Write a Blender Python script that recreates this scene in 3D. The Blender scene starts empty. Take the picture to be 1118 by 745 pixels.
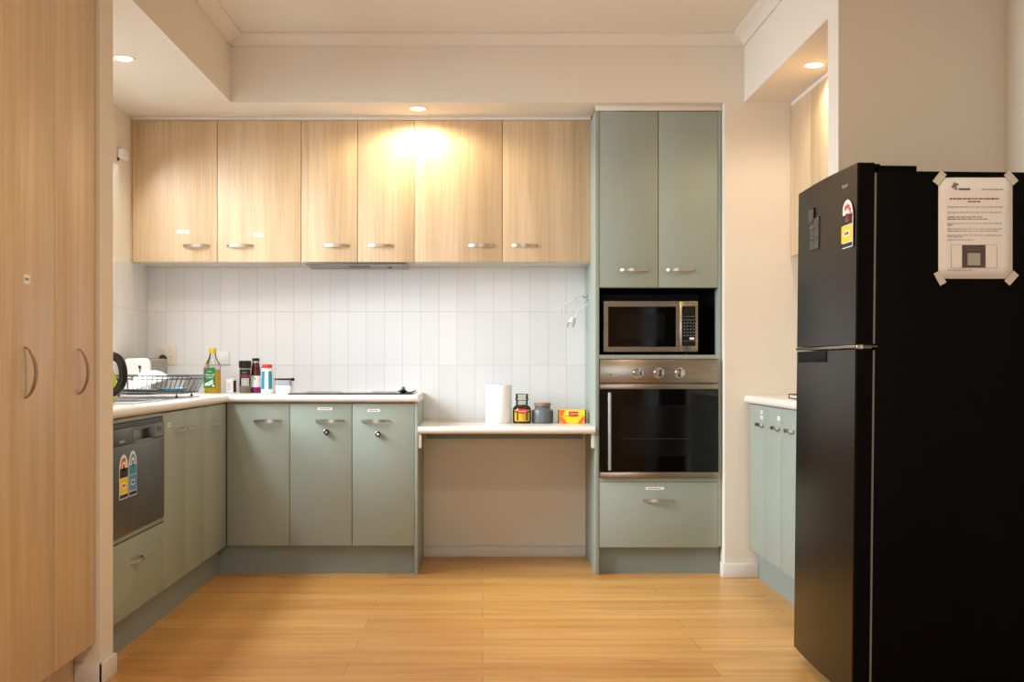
import bpy, bmesh, math, random
from mathutils import Vector, Matrix
random.seed(7)
PI = math.pi
S = bpy.context.scene
COL = S.collection

# ------------------------------------------------------------------ materials
def srgb(r, g, b):
    f = lambda c: (c/255/12.92) if c/255 <= .04045 else ((c/255+.055)/1.055)**2.4
    return (f(r), f(g), f(b), 1)

def mat(name, col, rough=.5, metal=0, spec=.5, bump=0, bscale=200, var=0, vscale=6, alpha=None, trans=0, coat=0, ior=1.45):
    m = bpy.data.materials.new(name); m.use_nodes = True
    nt = m.node_tree; b = nt.nodes['Principled BSDF']
    b.inputs['Base Color'].default_value = col
    b.inputs['Roughness'].default_value = rough
    b.inputs['Metallic'].default_value = metal
    b.inputs['Specular IOR Level'].default_value = spec
    b.inputs['Transmission Weight'].default_value = trans
    b.inputs['Coat Weight'].default_value = coat
    b.inputs['IOR'].default_value = ior
    tc = nt.nodes.new('ShaderNodeTexCoord')
    n = nt.nodes.new('ShaderNodeTexNoise'); n.inputs['Scale'].default_value = bscale
    nt.links.new(tc.outputs['Object'], n.inputs['Vector'])
    if bump:
        bp = nt.nodes.new('ShaderNodeBump'); bp.inputs['Strength'].default_value = bump; bp.inputs['Distance'].default_value = .002
        nt.links.new(n.outputs['Fac'], bp.inputs['Height']); nt.links.new(bp.outputs['Normal'], b.inputs['Normal'])
    if var:
        n2 = nt.nodes.new('ShaderNodeTexNoise'); n2.inputs['Scale'].default_value = vscale
        nt.links.new(tc.outputs['Object'], n2.inputs['Vector'])
        mx = nt.nodes.new('ShaderNodeMix'); mx.data_type = 'RGBA'
        mx.inputs[6].default_value = tuple(c*(1-var) for c in col[:3])+(1,)
        mx.inputs[7].default_value = tuple(min(1, c*(1+var)) for c in col[:3])+(1,)
        nt.links.new(n2.outputs['Fac'], mx.inputs[0]); nt.links.new(mx.outputs[2], b.inputs['Base Color'])
    return m

def wood(name, c0, c1, c2, rough=.42):
    """vertical-grain oak laminate: stretched noise bands plus fine streaks"""
    m = bpy.data.materials.new(name); m.use_nodes = True
    nt = m.node_tree; b = nt.nodes['Principled BSDF']; L = nt.links.new
    tc = nt.nodes.new('ShaderNodeTexCoord'); oi = nt.nodes.new('ShaderNodeObjectInfo')
    off = nt.nodes.new('ShaderNodeVectorMath'); off.operation = 'ADD'
    sc = nt.nodes.new('ShaderNodeVectorMath'); sc.operation = 'SCALE'; sc.inputs['Scale'].default_value = 1
    cmb = nt.nodes.new('ShaderNodeCombineXYZ')
    mul = nt.nodes.new('ShaderNodeMath'); mul.operation = 'MULTIPLY'; mul.inputs[1].default_value = 37
    L(oi.outputs['Random'], mul.inputs[0])
    for k in range(3): L(mul.outputs[0], cmb.inputs[k])
    L(tc.outputs['Object'], off.inputs[0]); L(cmb.outputs[0], off.inputs[1])
    mp = nt.nodes.new('ShaderNodeMapping'); mp.inputs['Scale'].default_value = (9, 9, .55)
    L(off.outputs[0], mp.inputs['Vector'])
    n1 = nt.nodes.new('ShaderNodeTexNoise'); n1.inputs['Scale'].default_value = 1.3; n1.inputs['Detail'].default_value = 4; n1.inputs['Distortion'].default_value = .6
    L(mp.outputs[0], n1.inputs['Vector'])
    mp2 = nt.nodes.new('ShaderNodeMapping'); mp2.inputs['Scale'].default_value = (120, 120, 2.2)
    L(off.outputs[0], mp2.inputs['Vector'])
    n2 = nt.nodes.new('ShaderNodeTexNoise'); n2.inputs['Scale'].default_value = 1.2; n2.inputs['Detail'].default_value = 5
    L(mp2.outputs[0], n2.inputs['Vector'])
    r1 = nt.nodes.new('ShaderNodeValToRGB')
    e = r1.color_ramp.elements; e[0].position = .3; e[0].color = c0; e[1].position = .7; e[1].color = c2
    x = e.new(.5); x.color = c1
    L(n1.outputs['Fac'], r1.inputs[0])
    mx = nt.nodes.new('ShaderNodeMix'); mx.data_type = 'RGBA'; mx.blend_type = 'MULTIPLY'; mx.inputs[0].default_value = .38
    r2 = nt.nodes.new('ShaderNodeValToRGB'); e = r2.color_ramp.elements
    e[0].position = .32; e[0].color = (.62, .56, .48, 1); e[1].position = .58; e[1].color = (1, 1, 1, 1)
    L(n2.outputs['Fac'], r2.inputs[0])
    L(r1.outputs[0], mx.inputs[6]); L(r2.outputs[0], mx.inputs[7]); L(mx.outputs[2], b.inputs['Base Color'])
    b.inputs['Roughness'].default_value = rough
    bp = nt.nodes.new('ShaderNodeBump'); bp.inputs['Strength'].default_value = .08; bp.inputs['Distance'].default_value = .001
    L(n2.outputs['Fac'], bp.inputs['Height']); L(bp.outputs[0], b.inputs['Normal'])
    return m

def plank_floor():
    m = bpy.data.materials.new('oak laminate planks'); m.use_nodes = True
    nt = m.node_tree; b = nt.nodes['Principled BSDF']; L = nt.links.new
    tc = nt.nodes.new('ShaderNodeTexCoord')
    br = nt.nodes.new('ShaderNodeTexBrick')
    br.inputs['Scale'].default_value = 1; br.inputs['Brick Width'].default_value = 1.29; br.inputs['Row Height'].default_value = .19
    br.inputs['Mortar Size'].default_value = .0012; br.inputs['Mortar Smooth'].default_value = .3; br.inputs['Bias'].default_value = 0
    br.offset = .37; br.offset_frequency = 2; br.squash = 1
    br.inputs['Color1'].default_value = srgb(199, 143, 74); br.inputs['Color2'].default_value = srgb(216, 165, 94); br.inputs['Mortar'].default_value = srgb(150, 105, 55)
    L(tc.outputs['Object'], br.inputs['Vector'])
    # every row gets its own grain offset
    sep = nt.nodes.new('ShaderNodeSeparateXYZ'); L(tc.outputs['Object'], sep.inputs[0])
    dv = nt.nodes.new('ShaderNodeMath'); dv.operation = 'DIVIDE'; dv.inputs[1].default_value = .19; L(sep.outputs[1], dv.inputs[0])
    fl = nt.nodes.new('ShaderNodeMath'); fl.operation = 'FLOOR'; L(dv.outputs[0], fl.inputs[0])
    m5 = nt.nodes.new('ShaderNodeMath'); m5.operation = 'MULTIPLY'; m5.inputs[1].default_value = 7.31; L(fl.outputs[0], m5.inputs[0])
    cmb = nt.nodes.new('ShaderNodeCombineXYZ'); L(m5.outputs[0], cmb.inputs[0]); L(m5.outputs[0], cmb.inputs[2])
    ad = nt.nodes.new('ShaderNodeVectorMath'); ad.operation = 'ADD'; L(tc.outputs['Object'], ad.inputs[0]); L(cmb.outputs[0], ad.inputs[1])
    mp = nt.nodes.new('ShaderNodeMapping'); mp.inputs['Scale'].default_value = (.9, 11, 1); L(ad.outputs[0], mp.inputs['Vector'])
    n = nt.nodes.new('ShaderNodeTexNoise'); n.inputs['Scale'].default_value = 1.6; n.inputs['Detail'].default_value = 6; n.inputs['Distortion'].default_value = .8
    L(mp.outputs[0], n.inputs['Vector'])
    r = nt.nodes.new('ShaderNodeValToRGB'); e = r.color_ramp.elements
    e[0].position = .3; e[0].color = (.66, .58, .48, 1); e[1].position = .62; e[1].color = (1.06, 1.04, 1.0, 1)
    L(n.outputs['Fac'], r.inputs[0])
    # small dark knots stretched along the boards
    mp3 = nt.nodes.new('ShaderNodeMapping'); mp3.inputs['Scale'].default_value = (1.7, 8, 1); L(ad.outputs[0], mp3.inputs['Vector'])
    v = nt.nodes.new('ShaderNodeTexNoise'); v.inputs['Scale'].default_value = 1.8; v.inputs['Detail'].default_value = 2; L(mp3.outputs[0], v.inputs['Vector'])
    rk = nt.nodes.new('ShaderNodeValToRGB'); e = rk.color_ramp.elements
    e[0].position = .66; e[0].color = (1, 1, 1, 1); e[1].position = .8; e[1].color = (.62, .5, .38, 1)
    L(v.outputs['Fac'], rk.inputs[0])
    mx = nt.nodes.new('ShaderNodeMix'); mx.data_type = 'RGBA'; mx.blend_type = 'MULTIPLY'; mx.inputs[0].default_value = .55
    L(br.outputs['Color'], mx.inputs[6]); L(r.outputs[0], mx.inputs[7])
    mx2 = nt.nodes.new('ShaderNodeMix'); mx2.data_type = 'RGBA'; mx2.blend_type = 'MULTIPLY'; mx2.inputs[0].default_value = .8
    L(mx.outputs[2], mx2.inputs[6]); L(rk.outputs[0], mx2.inputs[7]); L(mx2.outputs[2], b.inputs['Base Color'])
    b.inputs['Roughness'].default_value = .36
    bp = nt.nodes.new('ShaderNodeBump'); bp.inputs['Strength'].default_value = .25; bp.inputs['Distance'].default_value = .001; bp.invert = True
    L(br.outputs['Fac'], bp.inputs['Height']); L(bp.outputs[0], b.inputs['Normal'])
    return m

def tile_mat(name, u_axis, z0, w=.1006, h=.296):
    """glossy white stack-bonded vertical tiles, u_axis 0 or 1 (world x or y)"""
    m = bpy.data.materials.new(name); m.use_nodes = True
    nt = m.node_tree; b = nt.nodes['Principled BSDF']; L = nt.links.new
    tc = nt.nodes.new('ShaderNodeTexCoord'); sep = nt.nodes.new('ShaderNodeSeparateXYZ'); L(tc.outputs['Object'], sep.inputs[0])
    cmb = nt.nodes.new('ShaderNodeCombineXYZ')
    a1 = nt.nodes.new('ShaderNodeMath'); a1.operation = 'ADD'; a1.inputs[1].default_value = .3418 + .1006*40
    a2 = nt.nodes.new('ShaderNodeMath'); a2.operation = 'ADD'; a2.inputs[1].default_value = -z0 + h*20
    L(sep.outputs[u_axis], a1.inputs[0]); L(sep.outputs[2], a2.inputs[0]); L(a1.outputs[0], cmb.inputs[0]); L(a2.outputs[0], cmb.inputs[1])
    br = nt.nodes.new('ShaderNodeTexBrick'); br.offset = 0; br.squash = 1
    br.inputs['Scale'].default_value = 1; br.inputs['Brick Width'].default_value = w; br.inputs['Row Height'].default_value = h
    br.inputs['Mortar Size'].default_value = .0013; br.inputs['Mortar Smooth'].default_value = .2
    br.inputs['Color1'].default_value = srgb(226, 224, 222); br.inputs['Color2'].default_value = srgb(231, 229, 227); br.inputs['Mortar'].default_value = srgb(204, 200, 196)
    L(cmb.outputs[0], br.inputs['Vector']); L(br.outputs['Color'], b.inputs['Base Color'])
    b.inputs['Roughness'].default_value = .28
    bp = nt.nodes.new('ShaderNodeBump'); bp.inputs['Strength'].default_value = .5; bp.inputs['Distance'].default_value = .0015; bp.invert = True
    L(br.outputs['Fac'], bp.inputs['Height']); L(bp.outputs[0], b.inputs['Normal'])
    return m

def brushed(name, col, rough=.28, axis=2):
    m = mat(name, col, rough, 1)
    nt = m.node_tree; b = nt.nodes['Principled BSDF']
    tc = nt.nodes.new('ShaderNodeTexCoord'); mp = nt.nodes.new('ShaderNodeMapping')
    s = [4, 4, 4]; s[axis] = 900; mp.inputs['Scale'].default_value = s
    n = nt.nodes.new('ShaderNodeTexNoise'); n.inputs['Scale'].default_value = 1
    nt.links.new(tc.outputs['Object'], mp.inputs[0]); nt.links.new(mp.outputs[0], n.inputs['Vector'])
    mr = nt.nodes.new('ShaderNodeMapRange'); mr.inputs[3].default_value = rough*.8; mr.inputs[4].default_value = rough*1.3
    nt.links.new(n.outputs['Fac'], mr.inputs[0]); nt.links.new(mr.outputs[0], b.inputs['Roughness'])
    return m

def emit(name, col, s):
    m = bpy.data.materials.new(name); m.use_nodes = True
    b = m.node_tree.nodes['Principled BSDF']
    b.inputs['Base Color'].default_value = col; b.inputs['Emission Color'].default_value = col; b.inputs['Emission Strength'].default_value = s
    return m

def pane_glass(name, tint=(1, 1, 1, 1), gl=.08):
    m = bpy.data.materials.new(name); m.use_nodes = True
    nt = m.node_tree; nt.nodes.remove(nt.nodes['Principled BSDF'])
    out = nt.nodes['Material Output']
    t = nt.nodes.new('ShaderNodeBsdfTransparent'); t.inputs[0].default_value = tint
    g = nt.nodes.new('ShaderNodeBsdfGlossy'); g.inputs['Roughness'].default_value = .04
    f = nt.nodes.new('ShaderNodeFresnel'); f.inputs[0].default_value = 1.45
    mx = nt.nodes.new('ShaderNodeMixShader')
    nt.links.new(f.outputs[0], mx.inputs[0]); nt.links.new(t.outputs[0], mx.inputs[1]); nt.links.new(g.outputs[0], mx.inputs[2]); nt.links.new(mx.outputs[0], out.inputs[0])
    return m

M = dict(
    wall=mat('cream wall paint', srgb(230, 219, 203), .85, bump=.05, bscale=350, var=.01, vscale=2),
    ceil=mat('ceiling paint', srgb(229, 219, 205), .9, bump=.04, bscale=300),
    white=mat('white gloss trim', srgb(226, 218, 210), .45, var=.01),
    sage=mat('sage green laminate', srgb(151, 159, 146), .45, bump=.03, bscale=500, var=.012, vscale=3),
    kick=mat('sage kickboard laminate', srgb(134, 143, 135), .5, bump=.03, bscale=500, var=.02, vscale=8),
    carc=mat('white melamine carcass', srgb(214, 206, 196), .5, var=.01),
    dark=mat('black melamine', srgb(22, 22, 24), .5, var=.02),
    oak=wood('light oak laminate', srgb(203, 172, 133), srgb(213, 184, 146), srgb(221, 194, 158)),
    bench=mat('cream benchtop laminate', srgb(232, 223, 212), .3, var=.015, vscale=30),
    floor=plank_floor(),
    tileb=tile_mat('white wall tiles back', 0, 1.0594),
    tilel=tile_mat('white wall tiles left', 1, 1.0594),
    nickel=brushed('brushed nickel', srgb(190, 180, 165), .3),
    bronze=brushed('aged brass', srgb(150, 122, 84), .38),
    steel=brushed('brushed stainless steel', srgb(150, 138, 122), .26),
    sinksteel=brushed('bright sink steel', srgb(196, 192, 188), .3),
    dsteel=mat('dark grey steel', srgb(98, 97, 96), .38, .75, var=.02),
    chrome=mat('polished chrome', srgb(215, 215, 215), .12, 1, var=.01),
    black=mat('black plastic', srgb(14, 14, 15), .35, var=.02),
    bglass=mat('black oven glass', srgb(6, 6, 6), .06, spec=.4, var=.02),
    innerglass=mat('dark oven window', srgb(14, 12, 11), .1, spec=.4, var=.05),
    fridge=brushed('black stainless steel', srgb(36, 30, 26), .3, 1),
    fside=mat('black enamel steel', srgb(4, 4, 4), .5, spec=.08, bump=.03, bscale=900),
    grey=mat('mid grey plastic', srgb(120, 120, 118), .5, var=.02),
    lgrey=mat('light grey plastic', srgb(170, 168, 164), .45, var=.02),
    paper=mat('white paper', srgb(238, 236, 236), .8, var=.01),
    label=mat('white label tape', srgb(240, 238, 234), .5, var=.01),
    ink=mat('grey printed ink', srgb(120, 112, 110), .8, var=.05),
    dink=mat('dark printed ink', srgb(45, 40, 42), .8, var=.05),
    tape=mat('translucent masking tape', srgb(206, 202, 190), .5, var=.06, vscale=60),
    red=mat('red print', srgb(205, 45, 40), .5, var=.03),
    maroon=mat('maroon print', srgb(126, 40, 52), .5, var=.03),
    yellow=mat('yellow print', srgb(240, 212, 30), .5, var=.03),
    gold=mat('gold label', srgb(214, 178, 44), .4, .2, var=.08, vscale=40),
    orange=mat('orange print', srgb(238, 112, 24), .5, var=.08, vscale=50),
    blue=mat('blue print', srgb(66, 140, 200), .5, var=.03),
    teal=mat('teal print', srgb(36, 140, 170), .45, var=.04),
    green=mat('green label', srgb(24, 120, 56), .5, var=.03),
    magenta=mat('magenta print', srgb(150, 30, 110), .5, var=.04),
    oil=mat('olive oil', srgb(214, 170, 20), .1, trans=.35, var=.04),
    clear=pane_glass('clear plastic', (.93, .93, .93, 1)),
    glass=pane_glass('window glass', (.97, .99, 1, 1)),
    coffee=mat('coffee granules behind glass', srgb(52, 32, 14), .15, spec=.6, var=.25, vscale=220),
    jarglass=pane_glass('pale green stopper glass', (.9, .9, .8, 1)),
    sauce=mat('dark red sauce', srgb(92, 26, 18), .15, spec=.6, var=.06),
    pepper=mat('peppercorns behind glass', srgb(120, 106, 88), .2, spec=.6, var=.35, vscale=300),
    stone=mat('slate grey glazed ceramic', srgb(104, 106, 110), .28, var=.05, vscale=30),
    cork=mat('cork lid', srgb(158, 122, 90), .8, bump=.4, bscale=160, var=.18, vscale=90),
    porcelain=mat('white porcelain', srgb(244, 242, 238), .2, var=.005),
    bplate=mat('pale blue glazed plate', srgb(120, 170, 196), .25, var=.03),
    towel=mat('white paper towel', srgb(240, 240, 240), .9, bump=.35, bscale=120, var=.01),
    wplast=mat('white plastic', srgb(232, 230, 226), .4, var=.01),
    cream=mat('cream switch plastic', srgb(226, 214, 196), .4, var=.01),
    lime=mat('lime green detergent', srgb(206, 214, 50), .25, trans=.2, var=.04),
    wire=mat('dark coated wire', srgb(66, 62, 60), .35, .5, var=.03),
    bluelid=mat('frosted bluish plastic', srgb(190, 196, 206), .4, trans=.4, var=.02),
    photo=mat('dim photo print', srgb(88, 74, 74), .6, var=.25, vscale=60),
    magnet=mat('glossy photo magnet', srgb(60, 66, 62), .15, var=.6, vscale=55),
    lamp=emit('warm lamp lens', srgb(255, 222, 176), 30),
    backlit=emit('added ceiling lamp lens', srgb(255, 226, 190), 4),
    grass=mat('outside paving', srgb(150, 150, 140), .9, var=.2),
)

# ------------------------------------------------------------------ mesh builder (world coordinates)
class MB:
    def __init__(s): s.bm = bmesh.new(); s.mats = []; s.mi = 0
    def use(s, m):
        m = M[m] if isinstance(m, str) else m
        if m not in s.mats: s.mats.append(m)
        s.mi = s.mats.index(m); return s
    def _new(s, old):
        for f in s.bm.faces:
            if f not in old: f.material_index = s.mi
    def face(s, vs):
        f = s.bm.faces.new(vs); f.material_index = s.mi; return f
    def box(s, a, b, bev=0, seg=2, mtx=None):
        lo = [min(a[i], b[i]) for i in range(3)]; hi = [max(a[i], b[i]) for i in range(3)]
        P = [(x, y, z) for x in (lo[0], hi[0]) for y in (lo[1], hi[1]) for z in (lo[2], hi[2])]
        vs = [s.bm.verts.new(mtx @ Vector(p) if mtx else p) for p in P]
        fs = [s.face([vs[i] for i in q]) for q in ((0, 1, 3, 2), (4, 6, 7, 5), (0, 4, 5, 1), (2, 3, 7, 6), (0, 2, 6, 4), (1, 5, 7, 3))]
        if bev > 0:
            es = {e for f in fs for e in f.edges}
            r = bmesh.ops.bevel(s.bm, geom=list(es), offset=bev, segments=seg, affect='EDGES', profile=.5)
            for f in r['faces']: f.material_index = s.mi
        return s
    def loft(s, rings, cap=True, closed=False):
        R = [[s.bm.verts.new(p) for p in r] for r in rings]
        n = len(R[0]); m = len(R)
        for i in range(m if closed else m-1):
            A, B = R[i], R[(i+1) % m]
            for j in range(n):
                try: s.face([A[j], A[(j+1) % n], B[(j+1) % n], B[j]])
                except ValueError: pass
        if cap and not closed:
            s.face(R[0][::-1]); s.face(R[-1])
        return s
    def lathe(s, c, prof, seg=32, axis=(0, 0, 1), sx=1, sy=1, rot=0):
        """prof: list of (r, h) along axis from c"""
        ax = Vector(axis).normalized()
        t = Vector((1, 0, 0)) if abs(ax.x) < .9 else Vector((0, 1, 0))
        u = (t - ax*t.dot(ax)).normalized(); v = ax.cross(u)
        c = Vector(c); rings = []
        for r, h in prof:
            r = max(r, .00015)
            rings.append([c + ax*h + u*(r*sx*math.cos(2*PI*k/seg+rot)) + v*(r*sy*math.sin(2*PI*k/seg+rot)) for k in range(seg)])
        return s.loft(rings)
    def cyl(s, p0, p1, r, seg=20, bev=0):
        p0, p1 = Vector(p0), Vector(p1); L = (p1-p0).length
        pr = [(r, 0), (r, L)] if not bev else [(r-bev, 0), (r, bev), (r, L-bev), (r-bev, L)]
        return s.lathe(p0, pr, seg, (p1-p0))
    def tube(s, pts, r, seg=8, closed=False):
        pts = [Vector(p) for p in pts]; n = len(pts); rings = []; up = None
        for i, p in enumerate(pts):
            if closed: d = pts[(i+1) % n] - pts[i-1]
            else: d = pts[min(i+1, n-1)] - pts[max(i-1, 0)]
            d.normalize()
            if up is None:
                t = Vector((0, 0, 1)) if abs(d.z) < .9 else Vector((1, 0, 0)); up = (t-d*t.dot(d)).normalized()
            else:
                up = up-d*up.dot(d)
                up = up.normalized() if up.length > 1e-6 else d.orthogonal().normalized()
            w = d.cross(up)
            rings.append([p+up*(r*math.cos(2*PI*k/seg))+w*(r*math.sin(2*PI*k/seg)) for k in range(seg)])
        return s.loft(rings, cap=not closed, closed=closed)
    def prism(s, poly, fn, d0, d1, bev=0):
        """poly: 2-D outline; fn(a, b, d) -> world point; d0..d1 extrusion"""
        return s.loft([[fn(a, b, d0) for a, b in poly], [fn(a, b, d1) for a, b in poly]])
    def grid(s, rows):
        V = [[s.bm.verts.new(p) for p in r] for r in rows]
        for i in range(len(V)-1):
            for j in range(len(V[0])-1): s.face([V[i][j], V[i+1][j], V[i+1][j+1], V[i][j+1]])
        return s
    def build(s, name, parent=None, sharp=35, m=None):
        if m is not None and not s.mats: s.use(m)
        off = Vector((0, 0, 0))
        if parent is not None:
            p = parent
            while p is not None: off += Vector(p.location); p = p.parent
        bmesh.ops.recalc_face_normals(s.bm, faces=s.bm.faces)
        me = bpy.data.meshes.new(name)
        for v in s.bm.verts: v.co -= off
        s.bm.to_mesh(me); s.bm.free()
        for mm in s.mats: me.materials.append(mm)
        me.polygons.foreach_set('use_smooth', [True]*len(me.polygons))
        me.set_sharp_from_angle(angle=math.radians(sharp))
        o = bpy.data.objects.new(name, me); COL.objects.link(o)
        if parent is not None: o.parent = parent
        return o

def mb(m): return MB().use(m)
def tag(o, label, cat, group=None):
    o['label'] = label; o['category'] = cat
    if group: o['group'] = group
    return o
def thing(name, loc, label, cat, group=None):
    o = bpy.data.objects.new(name, None); COL.objects.link(o); o.location = loc; o.empty_display_size = .1
    return tag(o, label, cat, group)
def struct(o): o['kind'] = 'structure'; return o
def origin(o, p):
    """move a top-level mesh's origin to p without moving the mesh"""
    p = Vector(p); o.data.transform(Matrix.Translation(-p)); o.location = p; return o

def text(body, name, m, parent, size, mtx, extrude=.0003, align='CENTER'):
    cu = bpy.data.curves.new(name, 'FONT'); cu.body = body; cu.size = size; cu.extrude = extrude; cu.align_x = align; cu.align_y = 'CENTER'
    t = bpy.data.objects.new(name, cu); COL.objects.link(t)
    dg = bpy.context.evaluated_depsgraph_get(); me = bpy.data.meshes.new_from_object(t.evaluated_get(dg))
    bpy.data.objects.remove(t); bpy.data.curves.remove(cu)
    me.transform(mtx)
    off = Vector((0, 0, 0)); p = parent
    while p is not None: off += Vector(p.location); p = p.parent
    me.transform(Matrix.Translation(-off))
    me.materials.clear(); me.materials.append(M[m])
    o = bpy.data.objects.new(name, me); COL.objects.link(o)
    if parent is not None: o.parent = parent
    return o
def frame(o, x, y):
    """matrix whose local x, y axes lie along the given world directions"""
    x = Vector(x).normalized(); y = Vector(y).normalized(); z = x.cross(y)
    return Matrix(((x.x, y.x, z.x, o[0]), (x.y, y.y, z.y, o[1]), (x.z, y.z, z.z, o[2]), (0, 0, 0, 1)))

# ------------------------------------------------------------------ camera, measured planes
FPX, CX, CY, H = 1337.0, 527.0, 397.5, 1.067
cam = bpy.data.cameras.new('camera'); co = bpy.data.objects.new('camera', cam); COL.objects.link(co)
co.location = (0, 0, H); co.rotation_euler = (PI/2, 0, 0)
cam.sensor_width = 36; cam.sensor_fit = 'HORIZONTAL'; cam.lens = FPX/1118*36
cam.shift_x = (559-CX)/1118; cam.shift_y = (CY-372.5)/1118; cam.clip_start = .05
S.camera = co

def WX(px, Y): return (px-CX)*Y/FPX
def WZ(py, Y): return H-(py-CY)*Y/FPX
def WYx(px, X): return FPX*X/(px-CX)      # depth of a point on a plane X = const

YB, YF, YU, YW = 6.77, 6.19, 6.462, 6.12       # tiled wall, base fronts, wall-cabinet fronts, plaster face
XL, XLF, XR, XRF, XRU = -1.858, -1.296, 1.92, 1.33, 1.538
ZS, ZC = 2.375, 2.71                            # bulkhead underside, ceiling
ZB0, ZB1 = .873, .91                            # benchtop
Y0 = -2.4                                       # rear wall

# runs: T(u along, d out of the front plane, z)
TB = lambda Yp: (lambda u, d, z: (u, Yp-d, z))
TL = lambda Xp: (lambda u, d, z: (Xp+d, u, z))
TR = lambda Xp: (lambda u, d, z: (Xp-d, u, z))
tB, tU, tL, tR, tRU = TB(YF), TB(YU), TL(XLF), TR(XRF), TR(XRU)

# ------------------------------------------------------------------ room shell
struct(mb('floor').box((-3, Y0-.1, -.06), (XR+.1, YB+.1, 0)).build('floor'))
struct(mb('ceil').box((XL-.1, Y0-.1, ZC), (XR+.1, YB+.1, ZC+.08)).build('ceiling'))
struct(mb('wall').box((XL-.1, YB+.008, 0), (XR+.1, YB+.1, ZC)).build('wall_back'))
struct(mb('tileb').box((XL, YB, ZB1-.2), (.569, YB+.008, 1.602)).build('wall_back_tiles'))
WY0, WY1, WZ0, WZ1 = 4.5, 6.1, 1.12, 2.12
w = mb('wall')
w.box((XL-.1, Y0, 0), (XL, WY0, ZC)); w.box((XL-.1, WY1, 0), (XL, YB+.008, ZC))
w.box((XL-.1, WY0, 0), (XL, WY1, WZ0)); w.box((XL-.1, WY0, WZ1), (XL, WY1, ZC))
struct(w.build('wall_left'))
t_ = mb('tilel'); t_.box((XL, WY1+.03, ZB1), (XL+.006, YB, 1.602)); t_.box((XL, 4.24, ZB1), (XL+.006, WY1+.03, WZ0-.03))
struct(t_.build('wall_left_tiles'))
struct(mb('wall').box((XR, Y0, 0), (XR+.1, YB+.008, ZC)).build('wall_right'))
RW0, RW1 = -1.55, .15
w = mb('wall'); w.box((XL-.1, Y0-.1, 0), (RW0, Y0, ZC)); w.box((RW1, Y0-.1, 0), (XR+.1, Y0, ZC)); w.box((RW0, Y0-.1, 2.1), (RW1, Y0, ZC))
struct(w.build('wall_rear'))
struct(mb('wall').box((1.21, YW, 0), (XR, YB+.008, ZC)).build('wall_tower_side'))
struct(mb('wall').box((XL, YW, ZS), (1.21, YB+.008, ZC)).build('ceiling_bulkhead_back'))
struct(mb('wall').box((XL, 3.0, ZS), (-1.259, YW, ZC)).build('ceiling_bulkhead_left'))
struct(mb('wall').box((1.307, 4.636, ZS), (XR, YW, ZC)).build('ceiling_bulkhead_right'))
struct(mb('wall').box((XL, 4.085, 0), (-1.277, 4.23, ZS)).build('wall_left_nib'))
struct(mb('wall').box((1.307, 4.50, 0), (XR, 4.636, ZC)).build('wall_right_nib'))
# skirting boards
def skirt(name, a, b): struct(mb('white').box(a, b, .003).build(name))
skirt('baseboard_tower_side', (1.196, YW-.014, 0), (1.376, YW+.06, .069))
sk = mb('white'); sk.box((-1.277, 4.085-.014, 0), (-1.263, 4.235, .069), .003); sk.box((-1.36, 4.071, 0), (-1.264, 4.085, .069), .003)
struct(sk.build('baseboard_left_nib'))
skirt('baseboard_recess', (-.328, YB-.004, 0), (.569, YB+.008, .062))
sk = mb('white'); sk.box((1.293, 4.486, 0), (1.307, 4.636, .069), .003); sk.box((1.293, 4.486, 0), (XR, 4.5, .069), .003)
struct(sk.build('baseboard_right_nib'))
# cornice: stepped cove, profile in (out, down)
prof = [(0, 0), (.062, 0), (.062, .008), (.054, .012), (.036, .019), (.021, .031), (.013, .043), (.010, .050), (.010, .056), (0, .056)]
mbk = mb('ceil'); mbk.prism(prof, lambda a, b, d: (d, YW-a, ZC-b), -1.259, 1.307); struct(mbk.build('trim_1'))
mbk = mb('ceil'); mbk.prism(prof, lambda a, b, d: (-1.259+a, d, ZC-b), Y0, YW-.001); struct(mbk.build('trim_2'))
mbk = mb('ceil'); mbk.prism(prof, lambda a, b, d: (1.307-a, d, ZC-b), 4.44, YW-.001); struct(mbk.build('trim_3'))
mbk = mb('ceil'); mbk.prism(prof, lambda a, b, d: (d, 4.5-a, ZC-b), 1.25, XR); struct(mbk.build('trim_4'))
# kitchen window in the left wall (out of the picture behind the nib, it lights the room)
wf = mb('white'); wd = XL-.07
for a, b in (((WY0, WZ0), (WY1, WZ0+.05)), ((WY0, WZ1-.05), (WY1, WZ1)), ((WY0, WZ0), (WY0+.05, WZ1)), ((WY1-.05, WZ0), (WY1, WZ1)), ((5.275, WZ0), (5.325, WZ1))):
    wf.box((wd-.03, a[0], a[1]), (wd+.03, b[0], b[1]))
wf = struct(wf.build('window_1'))
mb('glass').box((wd-.003, WY0+.05, WZ0+.05), (wd+.003, WY1-.05, WZ1-.05)).build('pane', wf)
wf = mb('white')
for x in (RW0, (RW0+RW1)/2-.025, RW1-.05): wf.box((x, Y0-.08, 0), (x+.05, Y0-.02, 2.1))
wf.box((RW0, Y0-.08, 2.05), (RW1, Y0-.02, 2.1)); wf.box((RW0, Y0-.08, 0), (RW1, Y0-.02, .05))
wf = struct(wf.build('added_rear_door'))  # added rear glass door, out of view, to supply daylight from behind
mb('glass').box((RW0+.05, Y0-.053, .05), (RW1-.05, Y0-.047, 2.05)).build('pane', wf)

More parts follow.
